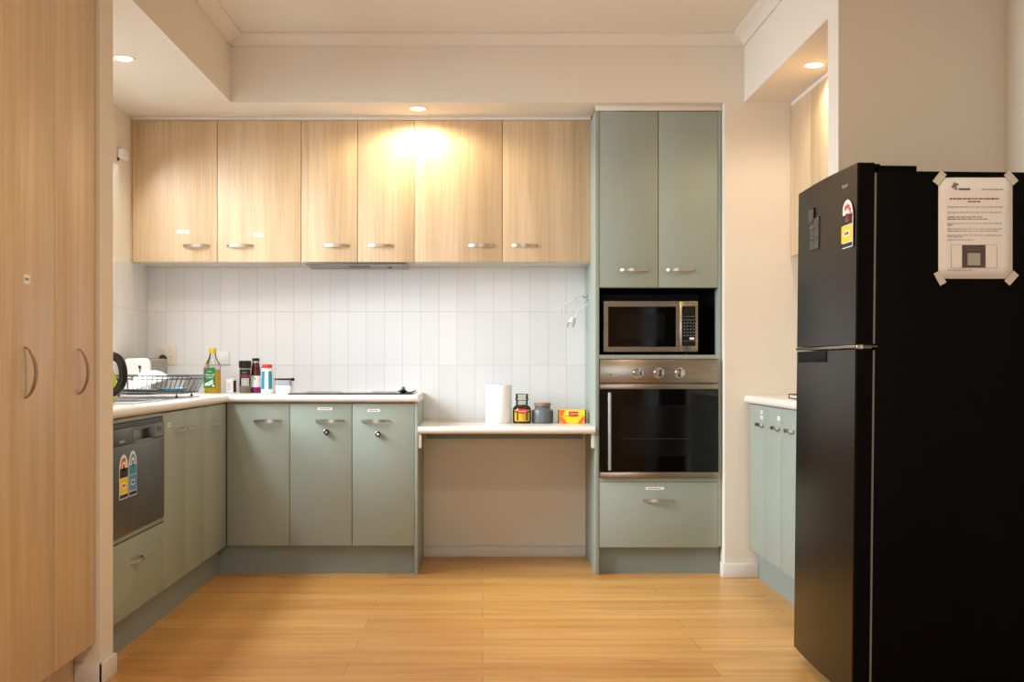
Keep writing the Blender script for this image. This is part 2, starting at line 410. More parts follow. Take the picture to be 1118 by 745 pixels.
# ------------------------------------------------------------------ cabinet helpers
def handle(T, u, z, L, parent, m='nickel', vertical=False, proj=.024, hh=.0165, th=.0045):
    """bowed flat bar handle whose two ends meet the door face"""
    n = 14; rings = []
    for i in range(n+1):
        t = i/n; s = -L/2 + L*t
        c = math.sin(PI*t)**.62 if 0 < t < 1 else 0
        d0 = proj*c; k = hh*(.62+.38*math.sin(PI*t))
        ring = []
        for dd, dz in ((-th*.2, -k/2), (th, -k/2), (th, k/2), (-th*.2, k/2)):
            ring.append(T(u+dz, d0+dd, z+s) if vertical else T(u+s, d0+dd, z+dz))
        rings.append(ring)
    return mb(m).loft(rings).build('handle', parent, sharp=50)

def sticker(T, u, z, w, h, parent, lines=1):
    b = mb('label'); b.box(T(u-w/2, .0002, z-h/2), T(u+w/2, .0012, z+h/2), .0004, 1)
    b.use('ink')
    for k in range(lines):
        zz = z+h*(.5-(k+.5)/lines); x = u-w*.36
        while x < u+w*.3:
            ww = w*random.uniform(.08, .2); b.box(T(x, .001, zz-h*.14/lines), T(min(x+ww, u+w*.38), .0015, zz+h*.14/lines)); x += ww+w*.05
    return b.build('label', parent)

def door(T, u0, u1, z0, z1, parent, m, name='door', gap=.0016, th=.018):
    b = mb(m); b.box(T(u0+gap, -th, z0+gap), T(u1-gap, 0, z1-gap), .0012, 2)
    return b.build(name, parent)

def carcass(T, u0, u1, z0, z1, depth, parent, m='carc', rail=True, pt=.016, back=True):
    b = mb(m)
    b.box(T(u0, -.019, z0), T(u0+pt, -depth, z1)); b.box(T(u1-pt, -.019, z0), T(u1, -depth, z1))
    b.box(T(u0+pt, -.019, z0), T(u1-pt, -depth, z0+pt)); 
    if rail: b.box(T(u0+pt, -.019, z1-pt), T(u1-pt, -depth, z1))
    if back: b.box(T(u0+pt, -depth+.006, z0+pt), T(u1-pt, -depth, z1-pt))
    return b.build('carcass', parent)

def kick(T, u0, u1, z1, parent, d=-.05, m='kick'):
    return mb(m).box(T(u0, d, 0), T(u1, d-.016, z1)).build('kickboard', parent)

ZD0, ZD1 = .146, .869
# ---- wall cabinets above the tiles
Uz0, Uz1 = 1.6035, 2.354
ux = [WX(p, YU) for p in (144.5, 237.2, 328.8, 390.3, 452.2, 548.4, 645.2)]
def wall_cab(u0, u1, um, hands, label, left_scribe=False, hood=False, marks=()):
    t = thing('wall_cabinet', ((u0+u1)/2, YB, Uz0), label, 'wall cabinet', 'oak wall cabinets')
    a = XL+.001 if left_scribe else u0
    carcass(tU, a, u1, Uz0-.002, Uz1, YB-YU-.002, t, rail=True)
    if left_scribe: mb('oak').box(tU(a, -.001, Uz0), tU(u0-.001, -.018, Uz1)).build('scribe_panel', t)
    ds = [door(tU, u0, um, Uz0, Uz1, t, 'oak'), door(tU, um, u1, Uz0, Uz1, t, 'oak')]
    for d, (h0, h1) in zip(ds, hands):
        Y = YU-.022; handle(tU, (WX(h0, Y)+WX(h1, Y))/2, 1.691, .141, d)
    for k, px, py, w in marks: sticker(tU, WX(px, YU), WZ(py, YU), w, .017, ds[k])
    mb('ceil').box(tU(a, -.004, Uz1+.001), tU(u1, -.03, ZS-.001)).build('top_filler', t)
    return t
wall_cab(ux[0], ux[2], ux[1], ((198.9, 228.2), (246.6, 276.1)), 'pale oak two-door wall cabinet at the left end beside the side wall, with white stickers', True, marks=((0, 200, 253.2, .066), (1, 281.8, 256.5, .05)))
wall_cab(ux[2], ux[4], ux[3], ((352.2, 381.2), (400.1, 429.1)), 'narrow pale oak two-door wall cabinet above the range hood')
wall_cab(ux[4], ux[6], ux[5], ((510.2, 540.3), (557.2, 587.5)), 'wide pale oak two-door wall cabinet beside the green oven tower')

# ---- slide-out range hood under the middle wall cabinet
hx0, hx1 = WX(334, YU), WX(444.5, YU+.05)
t = thing('range_hood', ((hx0+hx1)/2, 6.6, 1.601), 'slim stainless slide-out range hood tucked under the wall cabinets', 'range hood')
b = mb('steel'); b.prism([(YU+.012, 1.6), (YU+.012, 1.594), (YU+.05, 1.588), (YB-.08, 1.584), (YB-.08, 1.6)], lambda a, b_, d: (d, a, b_), hx0, hx1); b.build('body', t)
b = mb('dsteel'); b.box((hx0, YU+.006, 1.5945), (hx1, YU+.012, 1.6005), .001); b.build('front_lip', t)
b = mb('dsteel')
for k in range(9): b.box((-.71+k*.0125, YU+.06, 1.5835), (-.704+k*.0125, YU+.16, 1.5885))
b.build('vent_grille', t)
mb('black').lathe((-.5, YU+.13, 1.588), [(.0, -.006), (.012, -.006), (.013, 0)], 16).build('button', t)

# ---- base cabinets, back run
bx = [XLF, WX(316.2, YF), WX(384.3, YF), WX(452.5, YF)]
def base_h(px0, px1): return (WX(px0, YF-.022)+WX(px1, YF-.022))/2
t = thing('base_cabinet', ((bx[0]+bx[1])/2, 6.48, 0), 'sage green one-door base cabinet in the inner corner, nearest the sink run', 'base cabinet', 'sage green base cabinets')
carcass(tB, bx[0]+.002, bx[1]-.0005, ZD0, ZD1, .57, t)
d = door(tB, bx[0]+.002, bx[1], ZD0, ZD1, t, 'sage'); handle(tB, base_h(276, 306.6), .779, .14, d)
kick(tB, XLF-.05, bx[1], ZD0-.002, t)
t = thing('base_cabinet', ((bx[1]+bx[3])/2, 6.48, 0), 'sage green two-door base cabinet under the hob with round locks', 'base cabinet', 'sage green base cabinets')
carcass(tB, bx[1]+.0005, bx[3]-.0005, ZD0, ZD1, .57, t)
for u0, u1, h, lk, st in ((bx[1], bx[2], (344, 375.3), (357, 472), (354.7, 446.5, .075)), (bx[2], bx[3], (393.5, 425.4), (413, 474), (408.2, 448.5, .062))):
    d = door(tB, u0, u1, ZD0, ZD1, t, 'sage'); handle(tB, base_h(*h), .779, .144, d)
    lx, lz = WX(lk[0], YF), WZ(lk[1], YF)
    b = mb('black').lathe((lx, YF, lz), [(.0145, 0), (.0145, .02), (.0125, .025), (.0, .025)], 24, (0, -1, 0))
    b.use('chrome'); b.lathe((lx, YF-.0, lz), [(.016, 0), (.016, .004), (.0148, .005)], 24, (0, -1, 0)); b.cyl((lx, YF-.024, lz), (lx, YF-.0285, lz), .0065, 16, .001); b.build('lock', d)
    sticker(tB, WX(st[0], YF), WZ(st[1], YF), st[2], .014, d)
kick(tB, bx[1], bx[3], ZD0-.002, t)
mb('sage').box((bx[3]+.0005, YF, 0), (-.328, YB-.001, ZB0-.001), .001).build('end_panel', t)

# ---- base cabinets, left run
ly = [4.24, WYx(178.6, XLF), WYx(202.2, XLF), WYx(223.3, XLF), YF-.002]
t = thing('base_cabinet', (-1.56, (ly[0]+ly[1])/2, 0), 'sage green drawer base cabinet below the grey dishwasher', 'base cabinet', 'sage green base cabinets')
b = mb('carc'); b.box(tL(ly[0], -.019, ZD0), tL(ly[0]+.016, -.55, ZD1)); b.box(tL(ly[1]-.016, -.019, ZD0), tL(ly[1], -.55, ZD1)); b.box(tL(ly[0]+.016, -.019, ZD0), tL(ly[1]-.016, -.55, ZD0+.016)); b.box(tL(ly[0]+.016, -.019, .418), tL(ly[1]-.016, -.55, .434)); b.build('carcass', t)
d = door(tL, ly[0], ly[1], ZD0, .425, t, 'sage', 'drawer'); handle(tL, 4.576, .336, .14, d)
mb('sage').box(tL(ly[0], 0, .43), tL(ly[1]-.02, -.018, .446), .001).build('rail', t)
mb('sage').box(tL(ly[1]-.0185, 0, .43), tL(ly[1]-.001, -.018, ZD1), .001).build('stile', t)
mb('sage').box(tL(ly[0], 0, .856), tL(ly[1]-.02, -.018, ZD1), .001).build('top_rail', t)
kick(tL, ly[0], ly[1], ZD0-.002, t)
t = thing('base_cabinet', (-1.56, (ly[1]+ly[3])/2, 0), 'sage green two-door base cabinet under the dish rack, beside the dishwasher', 'base cabinet', 'sage green base cabinets')
carcass(tL, ly[1]+.0005, ly[3]-.0005, ZD0, ZD1, .55, t, rail=False)
d = door(tL, ly[1], ly[2], ZD0, ZD1, t, 'sage'); handle(tL, 5.225, .787, .14, d); sticker(tL, 5.06, .815, .05, .018, d)
d = door(tL, ly[2], ly[3], ZD0, ZD1, t, 'sage'); handle(tL, 5.425, .785, .14, d)
kick(tL, ly[1], ly[3], ZD0-.002, t)
t = thing('base_cabinet', (-1.56, (ly[3]+ly[4])/2, 0), 'sage green one-door base cabinet at the corner end of the sink run', 'base cabinet', 'sage green base cabinets')
carcass(tL, ly[3]+.0005, ly[4]-.0005, ZD0, ZD1, .55, t)
d = door(tL, ly[3], ly[4], ZD0, ZD1, t, 'sage'); handle(tL, 5.925, .779, .14, d)
kick(tL, ly[3], YF+.05, ZD0-.002, t)

# ---- L-shaped benchtop with rounded nose and sink cut-out
def nose(zb, zt, back, n=7):
    r = (zt-zb)/2; P = [(-back, zb), (-back, zt)]
    for k in range(n+1):
        a = PI/2-PI*k/n; P.append((r*.9*math.cos(a)-r*.9, (zb+zt)/2+r*math.sin(a)))
    return P
SX0, SX1, SY0, SY1 = -1.76, -1.40, 4.99, 5.29        # sink bowl
b = mb('bench'); xe, ye, re = -1.277, 6.165, -.328
b.box((XL+.007, 4.232, ZB0), (SX0, YB-.001, ZB1)); b.box((SX1, 4.232, ZB0), (-1.32, YB-.001, ZB1))
b.box((SX0, 4.232, ZB0), (SX1, SY0, ZB1)); b.box((SX0, SY1, ZB0), (SX1, YB-.001, ZB1))
b.prism(nose(ZB0, ZB1, -.0+.043), lambda a, z, d: (xe+a, d, z), 4.232, ye+.03)
b.box((-1.32, ye+.03, ZB0), (xe-.001, YB-.001, ZB1)); b.box((xe-.001, ye+.043, ZB0), (re, YB-.001, ZB1))
b.prism(nose(ZB0, ZB1, .043), lambda a, z, d: (d, ye-a, z), xe-.03, re)
origin(tag(b.build('benchtop'), 'cream L-shaped benchtop with rounded edge over the sage base cabinets', 'benchtop'), (-1.5, 6.4, ZB0))
# low bench
b = mb('bench'); b.box((re+.0015, ye+.05, .7135), (.5675, YB-.001, .749)); b.prism(nose(.7135, .749, .05), lambda a, z, d: (d, ye-a, z), re+.0015, .5675)
t = thing('low_benchtop', (.12, 6.4, .7135), 'lower cream bench section holding paper towel and jars, open below', 'benchtop')
b.build('worktop', t)
mb('kick').box((re+.019, YB-.03, .655), (.55, YB-.012, .713)).build('shadow_rail', t)  # shadow strip below the bench, built as a darker green apron rail
for x0, x1 in ((re+.0005, re+.018), (.5505, .5685)):
    b = mb('wplast'); b.box((x0, ye+.03, .64), (x1, ye+.075, .713), .002); b.build('bracket', t)
struct(mb('wall').box((re+.001, YB-.011, .062), (.568, YB-.001, .705)).build('wall_back_recess'))

# ---- tall pantry with two oak doors
py0, pys, py1 = 3.21, 3.69, 4.078
tP = TL(-1.29)
t = thing('pantry_cabinet', (-1.57, 3.64, 0), 'tall oak two-door pantry cabinet at the left edge with curved bronze handles', 'pantry')
carcass(tP, py0, py1, .13, 2.37, .55, t)
d = door(tP, pys, py1, .137, 2.36, t, 'oak'); handle(tP, 3.905, WZ(406, 3.9), .146, d, 'bronze', True, proj=.03, hh=.017)
d = door(tP, py0, pys, .137, 2.36, t, 'oak'); handle(tP, 3.45, WZ(407, 3.45), .146, d, 'bronze', True, proj=.03, hh=.017); sticker(tP, 3.465, WZ(305, 3.465), .045, .026, d)
mb('oak').box(tP(py0-.018, .0, 0), tP(py0-.001, -.55, 2.37)).build('end_panel', t)
mb('oak').box(tP(py0, -.07, 0), tP(py1-.008, -.086, .129)).build('kickboard', t)

# ---- oven tower
tx0, tx1, tx2, tx3 = .569, .589, 1.1905, 1.207
t = thing('oven_tower', (.89, 6.48, 0), 'tall sage green oven tower with two upper doors and a bottom drawer', 'tower cabinet')
z = lambda py: WZ(py, YF)
b = mb('sage'); b.box((tx0, YF, 0), (tx1, YB, z(121)), .001); b.build('side_panel', t)
b = mb('sage'); b.box((tx2, YF, ZD0-.003), (tx3, YB, z(121)), .001); b.build('side_panel', t)
for zz0, zz1, dd in ((391.8, 387.7, .0005), (526, 522, .0005), (598, 594, .02), (314.3, 310, .02), (125, 121, .02)):
    mb('sage').box((tx1, YF+dd, z(zz0)), (tx2, YB-.03, z(zz1))).build('shelf', t)
b = mb('dark'); b.box((tx1, YB-.03, z(594)), (tx2, YB-.02, z(125)))
b.box((tx1+.0002, YF+.03, z(387.7)), (tx1+.003, YB-.03, z(314.3))); b.box((tx2-.003, YF+.085, z(387.7)), (tx2-.0002, YB-.03, z(314.3)))
b.box((tx1, YF+.045, z(387.7)), (tx2, YB-.03, z(387.7)+.0015)); b.box((tx1, YF+.02, z(314.3)-.002), (tx2, YB-.03, z(314.3)-.0005)); b.build('niche_lining', t)
um = WX(718.8, YF)
d = door(tB, tx1, um, z(314.2), z(121.2), t, 'sage'); handle(tB, base_h(677.7, 709), 1.542, .146, d)
d = door(tB, um, tx2, z(314.2), z(121.2), t, 'sage'); handle(tB, base_h(727.6, 759.2), 1.542, .146, d)
d = door(tB, tx1, tx2, z(598.3), z(526.2), t, 'sage', 'drawer'); handle(tB, base_h(703, 735), z(546.6), .15, d); sticker(tB, WX(715, YF), z(533.5), .094, .015, d)
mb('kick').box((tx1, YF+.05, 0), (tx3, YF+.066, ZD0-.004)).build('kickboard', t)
mb('ceil').box((tx0, YF-.002, z(121)+.001), (tx3, YF+.016, ZS-.001), .002).build('top_filler', t)

# ---- built-in oven
ox0, ox1 = tx1+.002, tx2-.002
t = thing('wall_oven', ((ox0+ox1)/2, 6.45, z(522)), 'built-in stainless oven with black glass door below the microwave', 'oven')
FO = YF-.018
def zo(py): return WZ(py, FO)
b = mb('dsteel'); b.box((ox0+.01, YF+.004, z(521.5)), (ox1-.01, YF+.45, z(392.2))); b.build('body', t)
b = mb('steel'); b.box((ox0, FO, zo(418.3)), (ox1, YF+.004, zo(392.6)), .0015); pn = b.build('control_panel', t)
text('ILVE', 'logo', 'dink', pn, .014, frame((WX(665.5, FO), FO-.0002, zo(409.5)), (1, 0, 0), (0, 0, 1)))
for px in (696.3, 719.1, 742):
    kx, kz = WX(px, FO), zo(407.3)
    b = mb('chrome').lathe((kx, FO, kz), [(.0265, 0), (.0265, .003), (.022, .005), (.021, .02), (.0195, .023), (.0, .024)], 28, (0, -1, 0))
    b.use('black'); b.box((kx-.001, FO-.0255, kz+.006), (kx+.001, FO-.0235, kz+.019)); b.build('knob', pn)
for px in (696.3, 719.1, 742): mb('dink').box((WX(px, FO)-.004, FO-.0006, zo(398.6)), (WX(px, FO)+.004, FO+.0005, zo(398.0))).build('knob_mark', pn)
b = mb('steel'); b.box((ox0, FO, zo(425)), (ox1, YF+.004, zo(419.4)), .0015); b.box((ox0, FO, zo(521.7)), (ox1, YF+.004, zo(515.8)), .0015)
b.use('bglass'); b.box((ox0, FO+.001, zo(515.8)), (ox1, YF+.004, zo(425))); dr = b.build('door', t)
b = mb('innerglass'); b.box((WX(678, FO), FO+.0004, zo(499)), (WX(756, FO), FO+.003, zo(442.5)), .0003, 1); b.use('wire')
b.box((WX(681, FO), FO+.0001, zo(479.5)), (WX(754, FO), FO+.001, zo(479.1))); b.build('window', dr)
hxo = WX(665.6, FO-.04)
b = mb('sinksteel'); b.cyl((hxo, FO-.042, zo(513)), (hxo, FO-.042, zo(428.5)), .0085, 18, .001)
for py in (436, 505): b.cyl((hxo, FO-.04, zo(py)), (hxo, FO+.002, zo(py)), .006, 14)
b.build('handle', dr)

# ---- microwave in the niche
FM = 6.245
mx0, mx1 = WX(659.2, FM), WX(762, FM); mz0, mz1 = WZ(384.2, FM), WZ(329, FM); zsh = z(387.7)+.0015
t = thing('microwave', ((mx0+mx1)/2, 6.45, zsh), 'stainless microwave with black door in the niche above the oven', 'microwave')
mb('dsteel').box((mx0+.002, FM+.018, mz0+.001), (mx1-.002, FM+.36, mz1-.001), .004).build('case', t)
mxd = WX(741.6, FM)
b = mb('steel')
x0, x1, z0_, z1_ = WX(664, FM), WX(738, FM), WZ(378.9, FM), WZ(334.9, FM)
b.box((mx0, FM, mz0), (x0, FM+.018, mz1)); b.box((x1, FM, mz0), (mxd-.0008, FM+.018, mz1)); b.box((x0, FM, z1_), (x1, FM+.018, mz1)); b.box((x0, FM, mz0), (x1, FM+.018, z0_))
b.use('bglass'); b.box((x0, FM+.002, z0_), (x1, FM+.018, z1_)); dr = b.build('door', t)
mb('innerglass').box((WX(672.5, FM), FM+.0015, WZ(371, FM)), (WX(726, FM), FM+.003, WZ(342.5, FM)), .0004, 1).build('window', dr)
b = mb('steel'); b.box((mxd+.0008, FM, mz0), (mx1, FM+.018, mz1), .001)
b.use('bglass'); b.box((WX(744.5, FM), FM-.001, WZ(378, FM)), (WX(759.3, FM), FM+.001, WZ(334.5, FM))); pn = b.build('control_panel', t)
b = mb('grey')
for r in range(6):
    for c in range(4):
        kx = WX(746.3+c*3.4, FM); kz = WZ(349.5+r*3.4, FM)
        b.box((kx, FM-.0016, kz-.002), (kx+.008, FM-.0008, kz+.002))
b.box((WX(745.3, FM), FM-.0014, WZ(345.8, FM)), (WX(758.7, FM), FM-.0008, WZ(345.5, FM))); b.box((WX(745.3, FM), FM-.0014, WZ(372.7, FM)), (WX(758.7, FM), FM-.0008, WZ(372.4, FM)))
b.use('label'); b.box((WX(752.8, FM), FM-.002, WZ(371, FM)), (WX(758, FM), FM-.0008, WZ(368.6, FM))); b.build('keypad', pn)
for fx in (mx0+.05, mx1-.05):
    for fy in (FM+.06, FM+.3): mb('black').lathe((fx, fy, zsh), [(.012, 0), (.014, mz0-zsh+.002)], 14).build('foot', t)

# ---- energy-rating stickers
def arch_label(T, u0, u1, z0, z1, parent, low, dirn=1):
    """arched rating label: starred dome, dark band, coloured field"""
    w = u1-u0; r = w/2; b = mb('label'); uc = (u0+u1)/2; zs = z1-r
    P = [(u0, z0), (u1, z0)]+[(uc+r*math.cos(PI*k/12), zs+r*math.sin(PI*k/12)) for k in range(13)]
    b.prism(P, lambda a, z, d: T(a, d, z), .0002, .001)
    hgt = z1-z0
    b.use('red' if low == 'yellow' else 'blue')
    for k in range(7):
        a = PI*(.08+.84*k/6) if dirn > 0 else PI*(.92-.84*k/6)
        if k > 4 and low == 'yellow': continue
        u, zz = uc+r*.66*math.cos(PI-a if dirn > 0 else a), zs+r*.66*math.sin(a)
        b.prism([(u+r*.2*(1 if j % 2 == 0 else .5)*math.cos(j*PI/5+PI/2), zz+r*.2*(1 if j % 2 == 0 else .5)*math.sin(j*PI/5+PI/2)) for j in range(10)], lambda a_, z_, d: T(a_, d, z_), .001, .0014)
    b.box(T(uc-r*.25, .001, zs-r*.12), T(uc+r*.25, .0014, zs+r*.3))
    b.use('dink' if low == 'yellow' else 'teal'); b.box(T(u0+w*.04, .001, z0+hgt*.48), T(u1-w*.04, .0014, z0+hgt*.69))
    b.use(low); b.box(T(u0+w*.04, .001, z0+hgt*.12), T(u1-w*.04, .0014, z0+hgt*.47))
    b.use('label'); b.box(T(uc-w*.22, .0014, z0+hgt*.24), T(uc+w*.22, .0017, z0+hgt*.36))
    b.use('maroon' if low == 'yellow' else 'dink'); b.box(T(uc-w*.15, .0017, z0+hgt*.27), T(uc+w*.02, .002, z0+hgt*.33)); b.box(T(uc+w*.05, .0017, z0+hgt*.27), T(uc+w*.15, .002, z0+hgt*.33))
    b.use('dink'); b.box(T(u0+w*.04, .001, z0+hgt*.02), T(u1-w*.04, .0014, z0+hgt*.1))
    return b.build('energy_label', parent)

# ---- dishwasher in the left run
dy0, dy1, dz0, dz1 = 4.262, ly[1]-.022, .449, .854
t = thing('dishwasher', (-1.55, 4.6, .434), 'dark grey steel dishwasher with rating stickers, raised above a drawer', 'dishwasher')
tD = TL(-1.287)
mb('dsteel').box((-1.8, dy0+.01, .436), (-1.318, dy1-.012, dz1-.002), .004).build('tub', t)
b = mb('dsteel'); b.box(tD(dy0, 0, dz0), tD(dy1, -.028, .775), .003)
ru0, ru1, rz0, rz1 = 4.52, 4.76, .782, .822
b.box(tD(dy0, 0, .7765), tD(ru0, -.028, .835), .002); b.box(tD(ru1, 0, .7765), tD(dy1, -.028, .835), .002)
b.box(tD(ru0, 0, rz1), tD(ru1, -.028, .835)); b.box(tD(ru0, 0, .7765), tD(ru1, -.028, rz0))
b.box(tD(ru0, -.024, rz0), tD(ru1, -.028, rz1)); dr = b.build('door', t)
b = mb('steel'); b.box(tD(ru0-.006, .002, rz0-.006), tD(ru1+.006, .0, rz0)); b.box(tD(ru0, -.022, rz0), tD(ru1, -.0235, rz1)); b.box(tD(ru1, .002, rz0-.006), tD(ru1+.006, 0, rz1)); b.build('handle_recess', dr)
mb('black').box(tD(dy0, -.006, .836), tD(dy1, -.028, dz1)).build('top_vent', t)
b = mb('grey'); b.box(tD(4.8, .0008, .782), tD(4.93, 0, .826))
b.use('black'); b.box(tD(4.83, .0014, .8), tD(4.9, .0006, .818)); b.build('display', dr)
b = mb('lgrey'); b.box(tD(4.34, .0006, .745+.04), tD(4.4, 0, .793)); b.build('logo', dr)
arch_label(tD, 4.335, 4.44, .583, .742, dr, 'yellow', -1)
arch_label(tD, 4.452, 4.552, .583, .748, dr, 'blue', -1)

# ---- right-hand niche cabinets
ry = [YW-.016, WYx(834.6, XRF), WYx(852.4, XRF), 5.14, 4.64]
t = thing('base_cabinet', (1.62, 5.8, 0), 'pale sage two-door base cabinet in the right niche, its top stickers against the end wall', 'base cabinet', 'sage green base cabinets')
carcass(tR, ry[2]+.0005, ry[0], ZD0, ZD1, .58, t)
d = door(tR, ry[1], ry[0], ZD0, ZD1, t, 'sage'); handle(tR, 5.85, .778, .13, d); sticker(tR, 5.84, .8365, .045, .015, d); sticker(tR, 5.84, .812, .05, .015, d)
d = door(tR, ry[2], ry[1], ZD0, ZD1, t, 'sage'); handle(tR, 5.535, .778, .13, d); sticker(tR, 5.5, .822, .05, .018, d)
kick(tR, ry[2], ry[0], ZD0-.002, t, -.046)
t = thing('base_cabinet', (1.62, 5.05, 0), 'pale sage base cabinet in the right niche partly behind the black fridge', 'base cabinet', 'sage green base cabinets')
carcass(tR, ry[4], ry[2]-.0005, ZD0, ZD1, .58, t)
d = door(tR, ry[3], ry[2], ZD0, ZD1, t, 'sage'); handle(tR, 5.285, .778, .13, d)
d = door(tR, ry[4], ry[3], ZD0, ZD1, t, 'sage'); handle(tR, 4.98, .778, .13, d)
kick(tR, ry[4], ry[2], ZD0-.002, t, -.046)
b = mb('bench'); b.prism(nose(ZB0, ZB1, .05), lambda a, z_, d: (1.306-a, d, z_), 4.638, YW-.0015); b.box((1.356, 4.638, ZB0), (XR-.001, YW-.0015, ZB1))
origin(tag(b.build('benchtop'), 'short cream benchtop in the right niche beside the black fridge', 'benchtop'), (1.6, 5.4, ZB0))
for k, (ya, yb, lab) in enumerate(((5.37, YW-.002, 'pale oak wall cabinet high in the right niche, at its far end'), (4.64, 5.37, 'pale oak wall cabinet high in the right niche, nearest the corner nib'))):
    t = thing('wall_cabinet', (1.73, (ya+yb)/2, 1.6), lab, 'wall cabinet', 'oak wall cabinets')
    carcass(tRU, ya+.0005, yb-.0005, 1.6, Uz1, .37, t)
    ym = 5.745 if k == 0 else (ya+yb)/2
    d = door(tRU, ym, yb, 1.602, Uz1, t, 'oak'); handle(tRU, 5.86 if k == 0 else ym+.13, 1.68, .13, d)
    d = door(tRU, ya, ym, 1.602, Uz1, t, 'oak'); handle(tRU, ym-.12, 1.68, .13, d)
    mb('ceil').box(tRU(ya, -.004, Uz1+.001), tRU(yb, -.03, ZS-.001)).build('top_filler', t)

# wire-edged tray on the niche bench
t = thing('tray', (1.49, 5.4, ZB1), 'white tray with black wire rim on the right niche bench by the fridge', 'tray')
b = mb('wplast'); b.box((1.385, 5.26, ZB1+.0005), (1.6, 5.5, ZB1+.01), .003); b.build('base', t)
b = mb('black')
R_ = [(1.378, 5.25), (1.61, 5.25), (1.61, 5.51), (1.378, 5.51)]
for zz in (ZB1+.004, ZB1+.021): b.tube([(x, y, zz) for x, y in R_], .0022, 6, closed=True)
for x, y in R_: b.tube([(x, y, ZB1+.002), (x, y, ZB1+.021)], .0022, 6)
b.build('wire_rim', t)

# ------------------------------------------------------------------ fridge
FX, fy0, fy1, fzt = 1.127, 3.738, 4.44, 1.678
fr = thing('fridge_freezer', (1.5, 4.09, 0), 'tall black top-mount fridge freezer with notice taped to its side', 'fridge')
fzs = 1.119
# doors slightly bowed along the depth axis (front face bulges towards the room)
def fdoor(name, z0, z1):
    b = mb('fridge'); n = 12; P = []
    for k in range(n+1):
        t_k = k/n; y = fy0+.004+(fy1-fy0-.008)*t_k
        P.append((FX-.010*math.sin(PI*t_k), y))
    P += [(FX+.02, fy1), (FX+.052, fy1), (FX+.052, fy0), (FX+.006, fy0)]
    b.prism(P, lambda a, y, d: (a, y, d), z0, z1)
    b.use('fside')
    b.box((FX+.004, fy0-.0006, z0+.002), (FX+.052, fy0+.004, z1-.002))
    b.box((FX+.002, fy0+.002, z1-.001), (FX+.052, fy1-.002, z1+.0008))
    return b.build(name, fr)
d1 = fdoor('freezer_door', fzs+.004, fzt); d2 = fdoor('fridge_door', .04, fzs-.012)
b = mb('fside'); b.box((FX+.059, fy0, .03), (FX+.70, fy1, fzt-.024), .004); b.build('body', fr)
b = mb('grey'); b.box((FX+.052, fy0+.002, .05), (FX+.059, fy1-.004, fzs-.014)); b.box((FX+.052, fy0+.002, fzs+.006), (FX+.059, fy1-.004, fzt-.03)); b.build('door_seal', fr)
# silver strip and recessed grip between the doors
b = mb('steel'); b.box((FX-.004, fy0+.003, fzs-.008), (FX+.05, fy1-.003, fzs+.002), .001); b.use('chrome'); b.box((FX+.002, fy0-.002, fzs-.01), (FX+.022, fy0+.02, fzs+.003), .002); b.use('dsteel'); b.box((FX+.022, fy0-.001, fzs-.004), (FX+.066, fy0+.03, fzs+.001)); b.build('trim_strip', fr)
b = mb('fside'); b.box((FX-.0125, fy0+.28, fzs-.05), (FX+.0, fy1-.07, fzs-.013), .002); b.build('grip', d2)
b = mb('fside'); b.box((FX+.068, fy0+.01, fzt-.026), (FX+.185, fy0+.16, fzt-.006), .003); b.box((FX+.02, fy0+.02, fzt), (FX+.075, fy0+.1, fzt-.012)); b.build('hinge_cover', fr)
for x in (FX+.12, FX+.62):
    for y in (fy0+.06, fy1-.06): mb('black').lathe((x, y, 0), [(.02, 0), (.02, .012), (.012, .014), (.012, .034)], 14).build('foot', fr)
b = mb('black'); b.box((FX+.03, fy0+.01, .012), (FX+.05, fy1-.01, .042)); b.build('plinth', fr)
tF = TR(FX-.0)
# label surface follows the bow: offset outwards by the bulge at that depth
def bow(y): return .010*math.sin(PI*(y-fy0-.004)/(fy1-fy0-.008))
def tFl(yc): return TR(FX-bow(yc)-.0004)
ya, yb = WYx(927.5, FX), WYx(914.8, FX)
arch_label(tFl((ya+yb)/2+.01), ya, yb, WZ(270.8, ya+.02), WZ(217.5, ya+.02), d1, 'yellow', -1)
text('Hisense', 'logo', 'lgrey', d1, .02, frame((FX-bow(3.85)-.0012, 3.85, WZ(204, 3.84)), (0, -1, 0), (0, 0, 1)))
fr.rotation_euler = (0, .0105, 0)
fr.location = (1.5, 4.09, 0.0)

# photo magnets on the freezer door
for (px0, px1, p0, p1), lab in (((880.2, 886, 229.5, 247), 'small dark square magnet near the top of the freezer door'), ((881.5, 891.5, 239.5, 274.5), 'tall photo magnet with small pictures lower on the freezer door')):
    X_ = FX-.004
    y1_, y0_ = WYx(px0, X_), WYx(px1, X_)
    ym = (y0_+y1_)/2; T_ = TR(FX-bow(ym)+.0022)
    zb, zt = WZ(p1, ym), WZ(p0, ym)
    b = mb('black'); dd = .003 if 'tall' in lab else .006
    b.box(T_(y0_, 0.0025, zb), T_(y1_, .0025+dd, zt), .001)
    o = b
    o.use('magnet')
    if 'tall' in lab:
        for r in range(3):
            for c in range(2):
                a0 = y0_+(y1_-y0_)*(.06+.47*c); z0_ = zb+(zt-zb)*(.03+.32*r)
                o.box(T_(a0, .005, z0_), T_(a0+(y1_-y0_)*.42, .0062, z0_+(zt-zb)*.28))
    else: o.box(T_(y0_+.01, .008, zb+.012), T_(y1_-.01, .0092, zt-.006))
    mo = origin(tag(o.build('fridge_magnet'), lab, 'magnet', 'magnets on the freezer door'), T_(ym, 0, (zb+zt)/2))
    pv = Matrix.Translation(fr.location); Rl = Matrix.Rotation(.0105, 4, 'Y')
    mo.location = pv @ Rl @ pv.inverted() @ mo.location; mo.rotation_euler = (0, .0105, 0)

